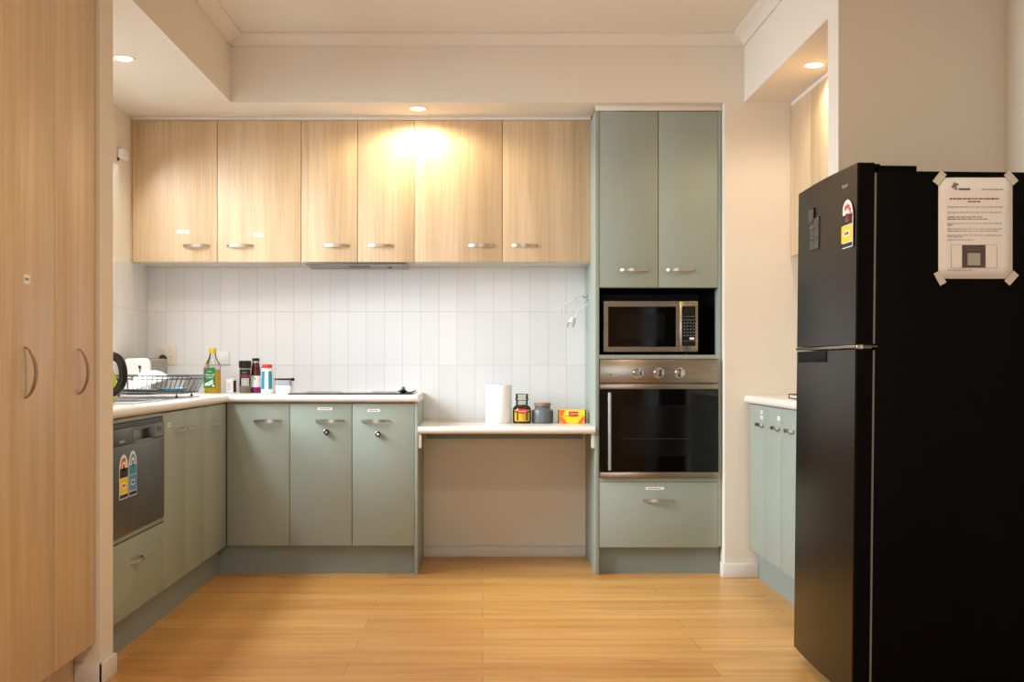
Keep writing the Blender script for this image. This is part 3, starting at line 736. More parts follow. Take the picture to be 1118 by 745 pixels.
# taped notice on the fridge side
YN = fy0-.0014
n = thing('notice', (WX(1065, YN), YN, WZ(305, YN)), 'white printed notice taped at four corners to the black fridge side', 'paper notice')
nx0, nx1, nz0, nz1 = WX(1024.3, YN), WX(1105.3, YN), WZ(304.5, YN), WZ(194, YN)
rows = []
for j in range(9):
    rows.append([(nx0+(nx1-nx0)*i/8, YN-.0008-.0025*math.sin(PI*i/8)*abs(math.sin(PI*j/8)), nz0+(nz1-nz0)*j/8) for i in range(9)])
b = mb('paper'); b.grid(rows)
pb = b.build('sheet', n); sol = pb.modifiers.new('thickness', 'SOLIDIFY'); sol.thickness = .0003
YT = YN-.0036
def bar(b, px0, px1, py, h=.7): b.box((WX(px0, YT), YT, WZ(py+h/2, YT)), (WX(px1, YT), YT+.0008, WZ(py-h/2, YT)))
rnd = random.Random(3)
for py, x1, wgt in ((226, 1095, .6), (232, 1093, .6), (237, 1073, .9), (239.3, 1078, .9), (244, 1094, .6), (246, 1040, .6), (250, 1094, .6), (252.3, 1090, .6), (257, 1094, .6), (258.8, 1052, .6), (262, 1063, .6), (295, 1062, .5)):
    x = 1034.5; b = mb('ink')
    while x < x1:
        ww = rnd.uniform(2, 6); bar(b, x, min(x+ww, x1), py, wgt); x += ww+.9
    b.build('text_line', n)
x = 1072; b = mb('ink')
while x < 1093: bar(b, x, x+3.2, 206.8, .7); x += 4
b.build('text_line', n)
b = mb('maroon')
for py, a, z_ in ((217, 1037, 1091), (220.2, 1057, 1071)):
    x = a
    while x < z_:
        ww = rnd.uniform(2.2, 5.5); bar(b, x, min(x+ww, z_), py, 1.3); x += ww+.9
b.build('heading', n)
b = mb('dink')
cx_, cz_ = WX(1043.5, YT), WZ(203.3, YT)
b.tube([(cx_+.009*math.cos(k*PI/9+.4), YT, cz_+.009*math.sin(k*PI/9+.4)) for k in range(15)], .0009, 6)
for a in (.6, 1.9, 3.4, 5.2): b.tube([(cx_-.002, YT, cz_+.001), (cx_-.002+.011*math.cos(a), YT, cz_+.001+.011*math.sin(a))], .0011, 6)
x = 1047
for ww in (2, 1.6, 1.8, 1.6, 2, 1.5): bar(b, x, x+ww, 206.5, 1.7); x += ww+.35
b.build('logo', n)
b = mb('photo'); b.box((WX(1050.5, YT), YT, WZ(292.3, YT)), (WX(1076, YT), YT+.0008, WZ(267.6, YT)))
b.use('ink'); 
x = 1056
while x < 1071: b.box((WX(x, YT), YT-.0003, WZ(272.8, YT)), (WX(x+2.3, YT), YT+.0006, WZ(271.8, YT))); x += 3
b.use('lgrey'); b.box((WX(1056.5, YT), YT-.0004, WZ(289.8, YT)), (WX(1070.3, YT), YT+.0006, WZ(276.5, YT)))
b.build('picture', n)
b = mb('lgrey')
for a in ((1038.5, 267.3, 1088.5, 267.6), (1038.5, 292.4, 1088.5, 292.7), (1038.3, 267.3, 1038.7, 292.7), (1088.3, 267.3, 1088.7, 292.7)): b.box((WX(a[0], YT), YT+.0004, WZ(a[3], YT)), (WX(a[2], YT), YT+.001, WZ(a[1], YT)))
b.build('picture_frame', n)
for px, py, a in ((1025.5, 194.5, -52), (1103.5, 194.5, 48), (1026, 303.8, 62), (1104, 303.8, -48)):
    c = Vector((WX(px, YN), YN-.0012, WZ(py, YN))); R = Matrix.Translation(c) @ Matrix.Rotation(math.radians(a), 4, 'Y')
    b = mb('tape'); b.box((-.021, -.0022, -.011), (.021, -.0014, .011), 0, mtx=R); b.build('tape', n)

# ------------------------------------------------------------------ lights that hang in the bulkheads
def downlight(x, y, label, power, spot=100):
    t = thing('downlight', (x, y, ZS), label, 'downlight', 'bulkhead downlights')
    b = mb('white').lathe((x, y, ZS), [(.036, -.001), (.046, -.004), (.05, -.002), (.05, .0), (.036, -.0)], 36); b.build('trim_ring', t)
    mb('lamp').lathe((x, y, ZS), [(.036, -.0016), (.03, -.004), (.0, -.006)], 32).build('lens', t)
    l = bpy.data.lights.new('downlight_lamp', 'SPOT'); l.energy = power; l.color = (1, .82, .56); l.spot_size = math.radians(spot); l.spot_blend = .4; l.shadow_soft_size = .035
    o = bpy.data.objects.new('downlight_lamp', l); COL.objects.link(o); o.location = (x, y, ZS-.012)
downlight(-1.537, 5.24, 'glowing round downlight in the left bulkhead beside the pantry', 22, 165)
downlight(-.332, 6.27, 'glowing round downlight above the middle of the oak wall cabinets', 25, 168)
downlight(1.45, 5.356, 'glowing round downlight in the right bulkhead above the niche', 20, 165)

# ------------------------------------------------------------------ electrical bits on the wall
def plate(name, px0, px1, py0, py1, label, cat, m='cream'):
    x0, x1, z0, z1 = WX(px0, YB), WX(px1, YB), WZ(py1, YB), WZ(py0, YB)
    t = thing(name, ((x0+x1)/2, YB, (z0+z1)/2), label, cat)
    mb(m).box((x0, YB-.009, z0), (x1, YB-.0005, z1), .003).build('cover_plate', t)
    return t, x0, x1, z0, z1
t, x0, x1, z0, z1 = plate('power_outlet', 170.5, 193.3, 377.3, 398.8, 'cream double power outlet on the tiles above the toaster with a black plug', 'power outlet')
for k in (0, 1):
    xc = x0+(x1-x0)*(.3+.42*k)
    mb('cream').box((xc-.013, YB-.012, z1-.036), (xc+.013, YB-.008, z1-.014), .002).build('switch', t)
    b = mb('dink')
    for dx, a in ((-.007, .5), (.007, -.5), (0, 0)):
        Rm = Matrix.Translation((xc+dx, YB-.0085, z0+(.045 if dx else .03))) @ Matrix.Rotation(a, 4, 'Y'); b.box((-.0012, -.001, -.005), (.0012, .001, .005), mtx=Rm)
    b.build('socket', t)
xc = WX(177.3, YB-.03)
b = mb('black').lathe((xc, YB-.0125, WZ(391.5, YB)), [(.0, 0), (.02, 0), (.021, .018), (.013, .034), (.0, .036)], 24, (0, -1, 0))
b.tube([(xc, YB-.03, WZ(392, YB)), (xc, YB-.05, WZ(392, YB)-.02), (xc-.01, YB-.055, WZ(392, YB)-.08), (xc-.02, YB-.05, ZB1+.004)], .0035, 8)
origin(tag(b.build('power_plug'), 'black round plug in the outlet above the toaster', 'plug'), (xc, YB-.0125, WZ(391.5, YB)))
t, x0, x1, z0, z1 = plate('light_switch', 227.8, 250.4, 384, 398.3, 'white blank-looking switch plate on the tiles behind the oil bottle', 'switch', 'wplast')
b = mb('wplast').lathe((WX(243.6, YB), YB-.009, WZ(390, YB)), [(.019, 0), (.019, .002), (.016, .0035), (.0, .004)], 28, (0, -1, 0)); b.build('dial', t)
b = mb('wplast'); b.box((XL+.001, 6.22, 2.115), (XL+.028, 6.34, 2.165), .006); b.use('black'); b.box((XL+.004, 6.21, 2.1), (XL+.012, 6.225, 2.117), .002)
origin(tag(b.build('blind_bracket'), 'small pale blind bracket high on the left wall beside the oak cabinets', 'bracket'), (XL, 6.28, 2.14))

# hanging power cord at the tower side
t = thing('hanging_cable', (.567, 6.68, 1.43), 'white power cord looped on a hook on the tower side above the low bench', 'cord')
yc = 6.66
P2 = lambda pts, dy=0: [(WX(a, yc), yc+dy+.004*math.sin(i*1.3), WZ(c, yc)) for i, (a, c) in enumerate(pts)]
def smooth(pts, n=6):
    out = []; m = len(pts)
    for i in range(m-1):
        p0, p1, p2, p3 = [Vector(pts[max(0, min(m-1, i+k))]) for k in (-1, 0, 1, 2)]
        for j in range(n):
            q = j/n; out.append(.5*((2*p1)+(-p0+p2)*q+(2*p0-5*p1+4*p2-p3)*q*q+(-p0+3*p1-3*p2+p3)*q**3))
    out.append(Vector(pts[-1])); return out
b = mb('wplast')
b.tube(smooth(P2([(641.3, 325), (636, 322.8), (629, 323), (624.5, 325.5), (625.5, 327.8), (632, 327.5), (638, 325.5), (641.3, 325.5)])), .0034, 8)
b.tube(smooth(P2([(641, 326), (634, 327.5), (626, 328.5), (619, 332), (615.5, 337), (616, 343), (620, 346.5), (624, 348)], -.012)), .0034, 8)
b.tube(smooth(P2([(640.5, 325), (630, 326), (621, 329.5), (614, 335.5), (611.8, 341), (613, 345), (617, 347.5), (623.5, 347)], .012)), .0034, 8)
b.tube(smooth(P2([(642, 328), (641.5, 332), (637, 335.5), (632.5, 338), (630, 342), (628.5, 347), (627, 349)], -.004)), .0036, 8)
b.build('cable', t)
b = mb('wplast'); c0 = Vector((WX(625, yc), yc-.006, WZ(350.5, yc)))
b.lathe(c0+Vector((.006, 0, .018)), [(.008, 0), (.014, .008), (.018, .022), (.019, .034), (.0, .036)], 20, (-.35, -.15, -1))
b.use('steel')
for dx in (-.022, .008): b.tube([c0+Vector((dx, 0, -.008)), c0+Vector((dx-.006, -.004, -.034))], .0028, 6)
b.build('plug', t)
b = mb('dsteel'); b.tube([(.568, yc, WZ(325, yc)), (.55, yc, WZ(325, yc)), (.547, yc, WZ(323.3, yc))], .003, 8); b.box((.5655, yc-.008, WZ(328, yc)), (.5685, yc+.008, WZ(322.5, yc))); b.build('hook', t)

# ------------------------------------------------------------------ hob and things on the bench
Z = ZB1
b = mb('bglass'); b.box((WX(316.5, 6.3), 6.235, Z+.0005), (WX(451, 6.3), 6.70, Z+.0065), .002)
t = thing('hob', ((WX(316.5, 6.3)+WX(451, 6.3))/2, 6.47, Z), 'flat black glass hob set on the benchtop above the locked doors', 'cooktop')
b.build('glass_plate', t)
b = mb('grey')
for x, y, r in ((-.85, 6.36, .075), (-.85, 6.58, .095), (-.52, 6.58, .075), (-.52, 6.36, .095)):
    b.tube([(x+r*math.cos(2*PI*k/40), y+r*math.sin(2*PI*k/40), Z+.0063) for k in range(40)], .0008, 4, closed=True)
b.build('burner_rings', t)
# strainer plug on the hob
xc = WX(439.8, 6.3); zz = Z+.0066
t = thing('sink_plug', (xc, 6.3, zz), 'small black plug with grey knob at the right end of the hob', 'plug')
b = mb('black').lathe((xc, 6.3, zz), [(.014, 0), (.015, .004), (.023, .009), (.024, .013), (.014, .015), (.012, .02), (.0, .021)], 24); b.build('base', t)
b = mb('grey').lathe((xc+.002, 6.3, zz+.02), [(.009, 0), (.0095, .011), (.007, .013), (.0, .0135)], 18); b.build('knob', t)
b = mb('black'); b.tube(smooth([(WX(443, 6.28), 6.28, Z+.011), (WX(447, 6.28), 6.28, Z+.0105), (WX(450.5, 6.28), 6.28, Z+.013), (WX(453.8, 6.28), 6.28, Z+.0215)]), .0032, 8)
origin(tag(b.build('spoon_handle'), 'thin black curved utensil handle lying off the right end of the hob', 'utensil'), (WX(447, 6.28), 6.28, Z+.007))

# olive oil bottle (square, turned a little)
Yo = 6.6
xo = WX(232.3, Yo)
def rrect(cx, cy, z, w, d, r, rot=0, n=4):
    pts = []
    for sx, sy, a0 in ((1, 1, 0), (-1, 1, PI/2), (-1, -1, PI), (1, -1, 3*PI/2)):
        for k in range(n+1):
            a = a0+PI/2*k/n
            x = sx*(w/2-r)+r*math.cos(a); y = sy*(d/2-r)+r*math.sin(a)
            pts.append((cx+x*math.cos(rot)-y*math.sin(rot), cy+x*math.sin(rot)+y*math.cos(rot), z))
    return pts
t = thing('oil_bottle', (xo, Yo, Z), 'olive oil bottle with green label and gold cap at the bench corner', 'bottle')
rot = math.radians(-14)
RR = lambda z, w, d, r: rrect(xo, Yo, Z+z, w, d, r, rot)
b = mb('oil'); b.loft([RR(.0, .068, .06, .012), RR(.004, .074, .066, .014), RR(.128, .074, .066, .014)]); b.build('oil', t)
b = mb('clear'); b.loft([RR(.1285, .074, .066, .014), RR(.145, .074, .066, .014), RR(.16, .07, .062, .022), RR(.185, .045, .042, .018), RR(.205, .034, .034, .0165), RR(.222, .032, .032, .0155)], cap=False); b.build('neck', t)
b = mb('gold').lathe((xo, Yo, Z+.212), [(.0185, 0), (.0185, .028), (.0165, .031), (.0, .031)], 28); b.build('cap', t)
fw = Matrix.Translation((xo, Yo, Z)) @ Matrix.Rotation(rot, 4, 'Z')
b = mb('green'); b.box((-.0365, -.0345, .028), (.0305, -.0332, .137), 0, mtx=fw); lb = b.build('label', t)
b = mb('red'); b.box((-.0363, -.0348, .126), (-.018, -.0338, .1365), mtx=fw); b.use('porcelain')
b.box((-.016, -.0348, .1145), (.012, -.0338, .117), mtx=fw); b.box((-.024, -.0348, .0855), (.022, -.0338, .0875), mtx=fw); b.box((-.02, -.0348, .0805), (.016, -.0338, .0822), mtx=fw)
# white olive branch emblem
for px, pz, a, l in ((-.018, .052, .3, .024), (-.004, .058, .5, .026), (.008, .064, .7, .026), (-.01, .045, -.2, .026), (.006, .05, .1, .024), (.014, .055, .9, .02), (-.022, .043, .2, .018)):
    Rm = fw @ Matrix.Translation((px, -.0343, pz)) @ Matrix.Rotation(-a, 4, 'Y')
    b.prism([(l/2*math.cos(2*PI*k/10), .0045*math.sin(2*PI*k/10)) for k in range(10)], lambda p, q, d, Rm=Rm: Rm @ Vector((p, d, q)), -.0005, .0004)
b.lathe(fw @ Vector((.02, -.0338, .04)), [(.0, 0), (.006, 0), (.006, .001), (.0, .001)], 14, fw.to_3x3() @ Vector((0, -1, 0)))
b.build('emblem', lb)
text('olive oil', 'lettering', 'porcelain', lb, .0185, fw @ frame((-.002, -.0347, .099), (1, 0, 0), (0, 0, 1)), .0005)

# small white jar with dark side label
x = WX(252.5, 6.62); t = thing('spice_tub', (x, 6.62, Z), 'small white tub with dark side label between the oil bottle and pepper grinder', 'tub')
b = mb('wplast').lathe((x, 6.62, Z), [(.024, 0), (.0265, .003), (.0265, .066), (.0275, .067), (.0275, .075), (.025, .077), (.0, .077)], 32); b.build('body', t)
b = mb('dink'); b.loft([[(x+.0269*math.cos(a), 6.62+.0269*math.sin(a), Z+h) for a in [-.95+.9*k/8 for k in range(9)]]+[(x+.0262*math.cos(a), 6.62+.0262*math.sin(a), Z+h) for a in [-.05-.9*k/8 for k in range(9)]] for h in (.004, .072)]); b.build('side_label', t)
for k in range(4): mb('lgrey').box((x-.016+.003*(k % 2), 6.62-.0278, Z+.018+k*.011), (x+.002, 6.62-.025, Z+.021+k*.011)).build('print_line', t)
# pepper grinder
x = WX(267.6, 6.6); t = thing('pepper_grinder', (x, 6.6, Z), 'glass pepper grinder with black cap and dark label', 'grinder')
b = mb('pepper').lathe((x, 6.6, Z), [(.028, 0), (.0305, .004), (.0305, .038)], 32); b.build('peppercorns', t)
b = mb('clear').lathe((x, 6.6, Z+.0385), [(.0305, 0), (.0305, .044)], 32); b.build('glass', t)
b = mb('black').lathe((x, 6.6, Z+.08), [(.0295, 0), (.0295, .047)], 32); b.use('maroon').lathe((x, 6.6, Z+.083), [(.03, 0), (.03, .016)], 32); b.use('grey'); b.box((x-.016, 6.6-.0303, Z+.112), (x+.018, 6.6-.02, Z+.1145)); b.box((x-.012, 6.6-.0303, Z+.105), (x+.014, 6.6-.02, Z+.107)); b.build('label', t)
b = mb('lgrey').lathe((x, 6.6, Z+.127), [(.0285, 0), (.0285, .006)], 32); b.build('collar', t)
b = mb('black'); rings = []
for r, h in ((.028, .133), (.0325, .137), (.033, .165), (.031, .174), (.0, .1745)):
    rings.append([(x+max(r, .0002)*(1+.02*(k % 2))*math.cos(2*PI*k/40), 6.6+max(r, .0002)*(1+.02*(k % 2))*math.sin(2*PI*k/40), Z+h) for k in range(40)])
b.loft(rings); b.build('cap', t)
# sauce bottle
x = WX(279.3, 6.64); t = thing('sauce_bottle', (x, 6.64, Z), 'dark red sauce bottle with black cap and magenta-footed label', 'bottle')
b = mb('sauce').lathe((x, 6.64, Z), [(.024, 0), (.0265, .003), (.0265, .105), (.0255, .118), (.024, .135), (.021, .15), (.019, .161), (.018, .163)], 32); b.build('body', t)
b = mb('clear').lathe((x, 6.64, Z+.163), [(.018, 0), (.0165, .012)], 28); b.build('neck', t)
b = mb('black').lathe((x, 6.64, Z+.172), [(.0195, 0), (.0195, .014), (.018, .016), (.0, .016)], 28); b.build('cap', t)
b = mb('porcelain').lathe((x, 6.64, Z+.03), [(.0268, 0), (.0268, .063)], 32)
b.use('magenta').lathe((x, 6.64, Z+.002), [(.0262, 0), (.0269, .004), (.0269, .029)], 32)
b.use('dink')
for dx, dz, s in ((-.01, .085, .006), (-.004, .077, .007), (-.013, .07, .004)): b.box((x+dx, 6.64-.0275, Z+dz-s/2), (x+dx+s, 6.64-.02, Z+dz+s/2))
b.use('gold'); b.box((x-.02, 6.64-.021, Z+.048), (x-.012, 6.64-.015, Z+.068)); b.build('label', t)
# detergent-style white bottle with teal panels and red cap
x = WX(291.7, 6.57); t = thing('cleaner_bottle', (x, 6.57, Z), 'white flat bottle with teal side panels and red cap', 'bottle')
prof_c = [(.030, 0), (.0335, .004), (.0335, .03), (.032, .08), (.029, .118), (.0265, .132), (.0245, .136)]
b = mb('porcelain').lathe((x, 6.57, Z), prof_c, 36, sy=.75); b.build('body', t)
b = mb('teal')
for s in (-1, 1):
    rings = []
    for r, h in [(.0338, .022), (.0339, .03), (.0324, .08), (.0294, .118)]:
        A = [-PI/2+s*(.32+.72*k/6) for k in range(7)]
        rings.append([(x+(r+.0004)*math.cos(a), 6.57+(r+.0004)*.75*math.sin(a), Z+h) for a in A]+[(x+(r-.0006)*math.cos(a), 6.57+(r-.0006)*.75*math.sin(a), Z+h) for a in A[::-1]])
    b.loft(rings)
b.build('label_panels', t)
b = mb('red').lathe((x, 6.57, Z+.136), [(.026, 0), (.026, .013), (.0235, .018), (.0, .0185)], 32); b.build('cap', t)
# soap box with clear cover
x0, x1 = WX(301.3, 6.58), WX(318.8, 6.58); t = thing('food_container', ((x0+x1)/2, 6.58, Z), 'small white tub with frosted lid beside the hob', 'container')
b = mb('porcelain'); b.loft([rrect((x0+x1)/2, 6.58, Z+h, (x1-x0)*k, .075*k, .012) for h, k in ((0, .9), (.004, .96), (.038, 1), (.04, .98))]); b.build('tub', t)
b = mb('bluelid'); b.loft([rrect((x0+x1)/2, 6.58, Z+h, (x1-x0)*k, .075*k, .012) for h, k in ((.0405, .98), (.066, .9), (.069, .86))]); b.build('lid', t)
# black bar handle utensil resting on the container
xa, xb = WX(300.5, 6.6), WX(321.5, 6.6); zz = Z+.0745
b = mb('black'); b.tube([(xa, 6.58, zz), (xb-.012, 6.58, zz)], .0048, 12); b.lathe((xb-.014, 6.58, zz), [(.005, 0), (.0085, .004), (.0085, .014), (.004, .018), (.0, .018)], 16, (1, 0, -.15)); b.use('grey'); b.lathe((xa, 6.58, zz), [(.0052, .01), (.0052, .016)], 12, (1, 0, 0))
origin(tag(b.build('utensil'), 'black rod-handled utensil lying on the frosted tub beside the hob', 'utensil'), (xa, 6.58, zz))

# toaster
tx_0, tx_1, ty0, ty1 = -1.825, -1.69, 6.22, 6.58; ztop = Z+.185
t = thing('toaster', ((tx_0+tx_1)/2, 6.4, Z), 'silver toaster with white end panel behind the dish rack', 'toaster')
xc = (tx_0+tx_1)/2; wd_ = tx_1-tx_0
def sec(y, k=1, z0=.012, zt=.185): 
    return [(p[0], y, p[1]) for p in [(xc+a*k, Z+h) for a, h in ((-wd_/2, z0), (wd_/2, z0), (wd_/2, zt-.03), (wd_/2*.93, zt-.01), (wd_/2*.75, zt), (-wd_/2*.75, zt), (-wd_/2*.93, zt-.01), (-wd_/2, zt-.03))]]
b = mb('steel'); b.loft([sec(ty0+.02), sec(ty1-.02)]); b.use('dark')
for dx in (-.028, .028): b.box((xc+dx-.012, ty0+.07, ztop-.002), (xc+dx+.012, ty1-.07, ztop+.0015))
b.build('body', t)
b = mb('wplast'); b.loft([sec(ty0, .94, .016, .178), sec(ty0+.006, 1), sec(ty0+.02, 1)]); b.build('end_panel', t)
b = mb('lgrey'); b.loft([sec(ty1-.02), sec(ty1-.006, 1), sec(ty1, .94, .016, .178)]); b.build('end_panel', t)
b = mb('dink'); b.box((xc+.012, ty0-.014, Z+.135), (xc+.022, ty0+.002, Z+.148), .002); b.box((xc+.0155, ty0-.001, Z+.075), (xc+.0185, ty0+.002, Z+.135)); b.build('lever', t)
b = mb('grey').lathe((xc+.017, ty0+.002, Z+.062), [(.011, 0), (.011, .012), (.0, .013)], 18, (0, -1, 0)); b.build('dial', t)
b = mb('black'); b.box((xc-wd_*.45, ty0+.02, Z), (xc+wd_*.45, ty1-.02, Z+.013), .003); b.build('base', t)

# sink with drainer
t = thing('sink', (-1.57, 5.2, Z), 'stainless steel sink and drainer let into the left bench', 'sink')
b = mb('sinksteel')
sx0, sx1, sy0, sy1 = -1.80, -1.345, 4.72, 5.83
for a, c in (((sx0, sy0), (SX0, sy1)), ((SX1, sy0), (sx1, sy1)), ((SX0, sy0), (SX1, SY0)), ((SX0, SY1), (SX1, sy1))): b.box((a[0], a[1], Z+.0002), (c[0], c[1], Z+.0025))
for a, c in (((sx0, sy0), (sx0+.012, sy1)), ((sx1-.012, sy0), (sx1, sy1)), ((sx0, sy0), (sx1, sy0+.012)), ((sx0, sy1-.012), (sx1, sy1))): b.box((a[0], a[1], Z+.0002), (c[0], c[1], Z+.005), .002)
for k in range(9): b.box((sx0+.05+k*.042, SY1+.08, Z+.0022), (sx0+.062+k*.042, sy1-.06, Z+.0048), .001)
b.build('drainer', t)
b = mb('sinksteel'); zb_ = .76
b.box((SX0+.001, SY0+.001, zb_), (SX1-.001, SY1-.001, zb_+.002))
for a, c in (((SX0+.001, SY0+.001), (SX0+.003, SY1-.001)), ((SX1-.003, SY0+.001), (SX1-.001, SY1-.001)), ((SX0+.001, SY0+.001), (SX1-.001, SY0+.003)), ((SX0+.001, SY1-.003), (SX1-.001, SY1-.001))): b.box((a[0], a[1], zb_), (c[0], c[1], Z+.002))
b.use('dsteel').lathe(((SX0+SX1)/2, (SY0+SY1)/2, zb_+.002), [(.04, 0), (.04, .002), (.0, .003)], 24); b.build('bowl', t)

# dish rack
ZR = Z+.0051
t = thing('dish_rack', (-1.53, 5.55, ZR), 'black wire dish rack on the steel drainer holding white crockery', 'dish rack')
rb = [(-1.76, 5.42), (-1.335, 5.42), (-1.335, 5.74), (-1.76, 5.74)]; rt = [(-1.79, 5.385), (-1.293, 5.385), (-1.305, 5.775), (-1.79, 5.775)]
zb_, zt_ = ZR+.022, ZR+.098
b = mb('wire')
def lerp(a, c, q): return [a[i]+(c[i]-a[i])*q for i in range(len(a))]
b.tube([(x, y, zt_) for x, y in rt], .0034, 8, closed=True); b.tube([(x, y, zb_) for x, y in rb], .0028, 8, closed=True)
b.tube([(*lerp(rb[i], rt[i], .8), zb_+(zt_-zb_)*.8) for i in range(4)], .002, 6, closed=True)
fr_ = b.build('frame', t)
b = mb('wire')
for i, nn in ((0, 22), (1, 14), (2, 22), (3, 14)):
    for k in range(nn+1):
        p = lerp(rb[i], rb[(i+1) % 4], k/nn); q = lerp(rt[i], rt[(i+1) % 4], k/nn)
        b.tube([(*p, zb_), (*q, zt_)], .0017, 6)
for k in range(1, 14):
    p = lerp(rb[0], rb[3], k/14); q = lerp(rb[1], rb[2], k/14); b.tube([(*p, zb_), (*q, zb_)], .0017, 6)
b.build('wires', t)
for x, y in ((-1.7, 5.44), (-1.36, 5.44), (-1.36, 5.72), (-1.7, 5.72)):
    mb('black').lathe((x, y, ZR), [(.006, 0), (.006, .008), (.003, .01), (.003, .024)], 10).build('foot', t)
# white bowl leaning upside down in the rack
bc = Vector((-1.62, 5.6, zb_+.052))
ax = Vector((-.42, -.12, 1)).normalized()
ax = Vector((.0, 0, 1))
b = mb('porcelain')
prf = [(.128, 0), (.129, .004), (.118, .03), (.096, .055), (.066, .074), (.04, .08), (.036, .086), (.0, .086)]
prf_in = [(.0, .074), (.036, .073), (.062, .067), (.092, .05), (.114, .027), (.125, .0)]
b.lathe((0, 0, 0), prf_in[::-1], 40); b.lathe((0, 0, 0), prf, 40)
Rm = Matrix.Translation((-1.525, 5.6, zb_+.032)) @ Matrix.Rotation(math.radians(-18), 4, 'Y') @ Matrix.Rotation(math.radians(4), 4, 'X') @ Matrix.Scale(.75, 4)
for v in b.bm.verts: v.co = Rm @ v.co
origin(tag(b.build('bowl'), 'large white bowl upturned and leaning in the dish rack', 'bowl'), (-1.6, 5.6, zb_))
b = mb('bplate')
b.lathe((-1.42, 5.6, zb_+.003), [(.0, 0), (.045, 0), (.05, .003), (.077, .014), (.079, .016), (.077, .017), (.05, .007), (.0, .005)], 36)
origin(tag(b.build('plate'), 'pale blue plate lying flat in the right end of the dish rack', 'plate'), (-1.42, 5.6, zb_))
b = mb('black')
b.lathe((-1.7, 5.46, zb_+.002), [(.0, 0), (.035, 0), (.04, .003), (.046, .02), (.048, .021), (.044, .021), (.037, .006), (.0, .004)], 32)
b.tube([(-1.655, 5.45, zb_+.014), (-1.56, 5.44, zb_+.012), (-1.44, 5.435, zb_+.012)], .0065, 10)
origin(tag(b.build('frying_pan'), 'small black frying pan lying under the white bowl in the rack', 'pan'), (-1.7, 5.46, zb_))

# kettle behind the nib, its black handle showing
kx, ky = -1.474, 4.6
t = thing('kettle', (kx, ky, Z), 'kettle with thick black handle just showing beside the wall nib', 'kettle')
b = mb('black').lathe((kx, ky, Z+.0005), [(.07, 0), (.078, .004), (.078, .018), (.07, .022), (.0, .022)], 36); b.build('power_base', t)
b = mb('chrome').lathe((kx, ky, Z+.023), [(.074, 0), (.076, .01), (.073, .08), (.062, .15), (.056, .165)], 40); b.build('body', t)
b = mb('black').lathe((kx, ky, Z+.188), [(.056, 0), (.054, .008), (.03, .016), (.0, .018)], 36); b.lathe((kx, ky, Z+.204), [(.006, 0), (.01, .006), (.009, .014), (.0, .016)], 16); b.build('lid', t)
b = mb('black'); hp = smooth([(kx+.04, ky, Z+.186), (kx+.08, ky, Z+.188), (kx+.112, ky, Z+.168), (kx+.124, ky, Z+.12), (kx+.115, ky, Z+.078), (kx+.094, ky, Z+.052), (kx+.068, ky, Z+.05)])
rings = []
for i, p in enumerate(hp):
    d_ = (hp[min(i+1, len(hp)-1)]-hp[max(i-1, 0)]).normalized(); nrm = Vector((d_.z, 0, -d_.x)); s_ = Vector((0, 1, 0))
    rings.append([p+nrm*(.0165*math.cos(2*PI*k/12))+s_*(.016*math.sin(2*PI*k/12)) for k in range(12)])
b.loft(rings); b.build('handle', t)
b = mb('chrome'); b.lathe((kx-.07, ky, Z+.14), [(.018, 0), (.012, .03), (.008, .045)], 16, (-1, 0, .5)); b.build('spout', t)
# washing-up bottle seen through the kettle handle
x, y = -1.47, 5.16-.1
x, y = -1.46, 4.93
b = None
x, y = -1.498, 4.91
t = thing('detergent_bottle', (x, y, Z+.0028), 'lime green washing-up liquid bottle seen through the kettle handle', 'bottle')
b = mb('lime').lathe((x, y, Z+.0028), [(.024, 0), (.028, .004), (.029, .07), (.026, .11), (.014, .135), (.011, .14)], 28, sy=.7); b.build('body', t)
b = mb('wplast').lathe((x, y, Z+.1428), [(.011, 0), (.011, .014), (.006, .016), (.005, .026), (.0, .027)], 18); b.build('cap', t)
b = mb('lime').lathe((x, y, Z+.03), [(.0292, 0), (.0298, .04), (.0293, .055)], 28, sy=.7); b.build('label', t)

# ------------------------------------------------------------------ things on the low bench
Z2 = .749
x, y = WX(545, 6.56), 6.56
t = thing('paper_towel_roll', (x, y, Z2), 'white paper towel roll standing upright on the low bench', 'paper towel')
rr = .0655; rings = []
n = 64
b = mb('towel')
b.lathe((x, y, Z2+.0005), [(.02, 0), (rr-.001, 0), (rr, .0015), (rr, .2035), (rr-.001, .205), (.02, .205)], n); b.build('roll', t)
b = mb('cork').lathe((x, y, Z2+.001), [(.0195, 0), (.0205, 0), (.0205, .2055), (.0195, .2055)], 24); b.build('cardboard_core', t)
b = mb('towel'); flap = [(x-rr*math.cos(a)*(1+.0)-.0, y-rr*math.sin(a)) for a in (1.3, .9, .5, .2)]+[(x-rr-.005, y+.012)]
P = flap+[(p[0]-.0012, p[1]-.0008) for p in flap[::-1]]
b.prism(P, lambda a, c, d: (a, c, d), Z2+.0008, Z2+.2045); b.build('loose_sheet', t)
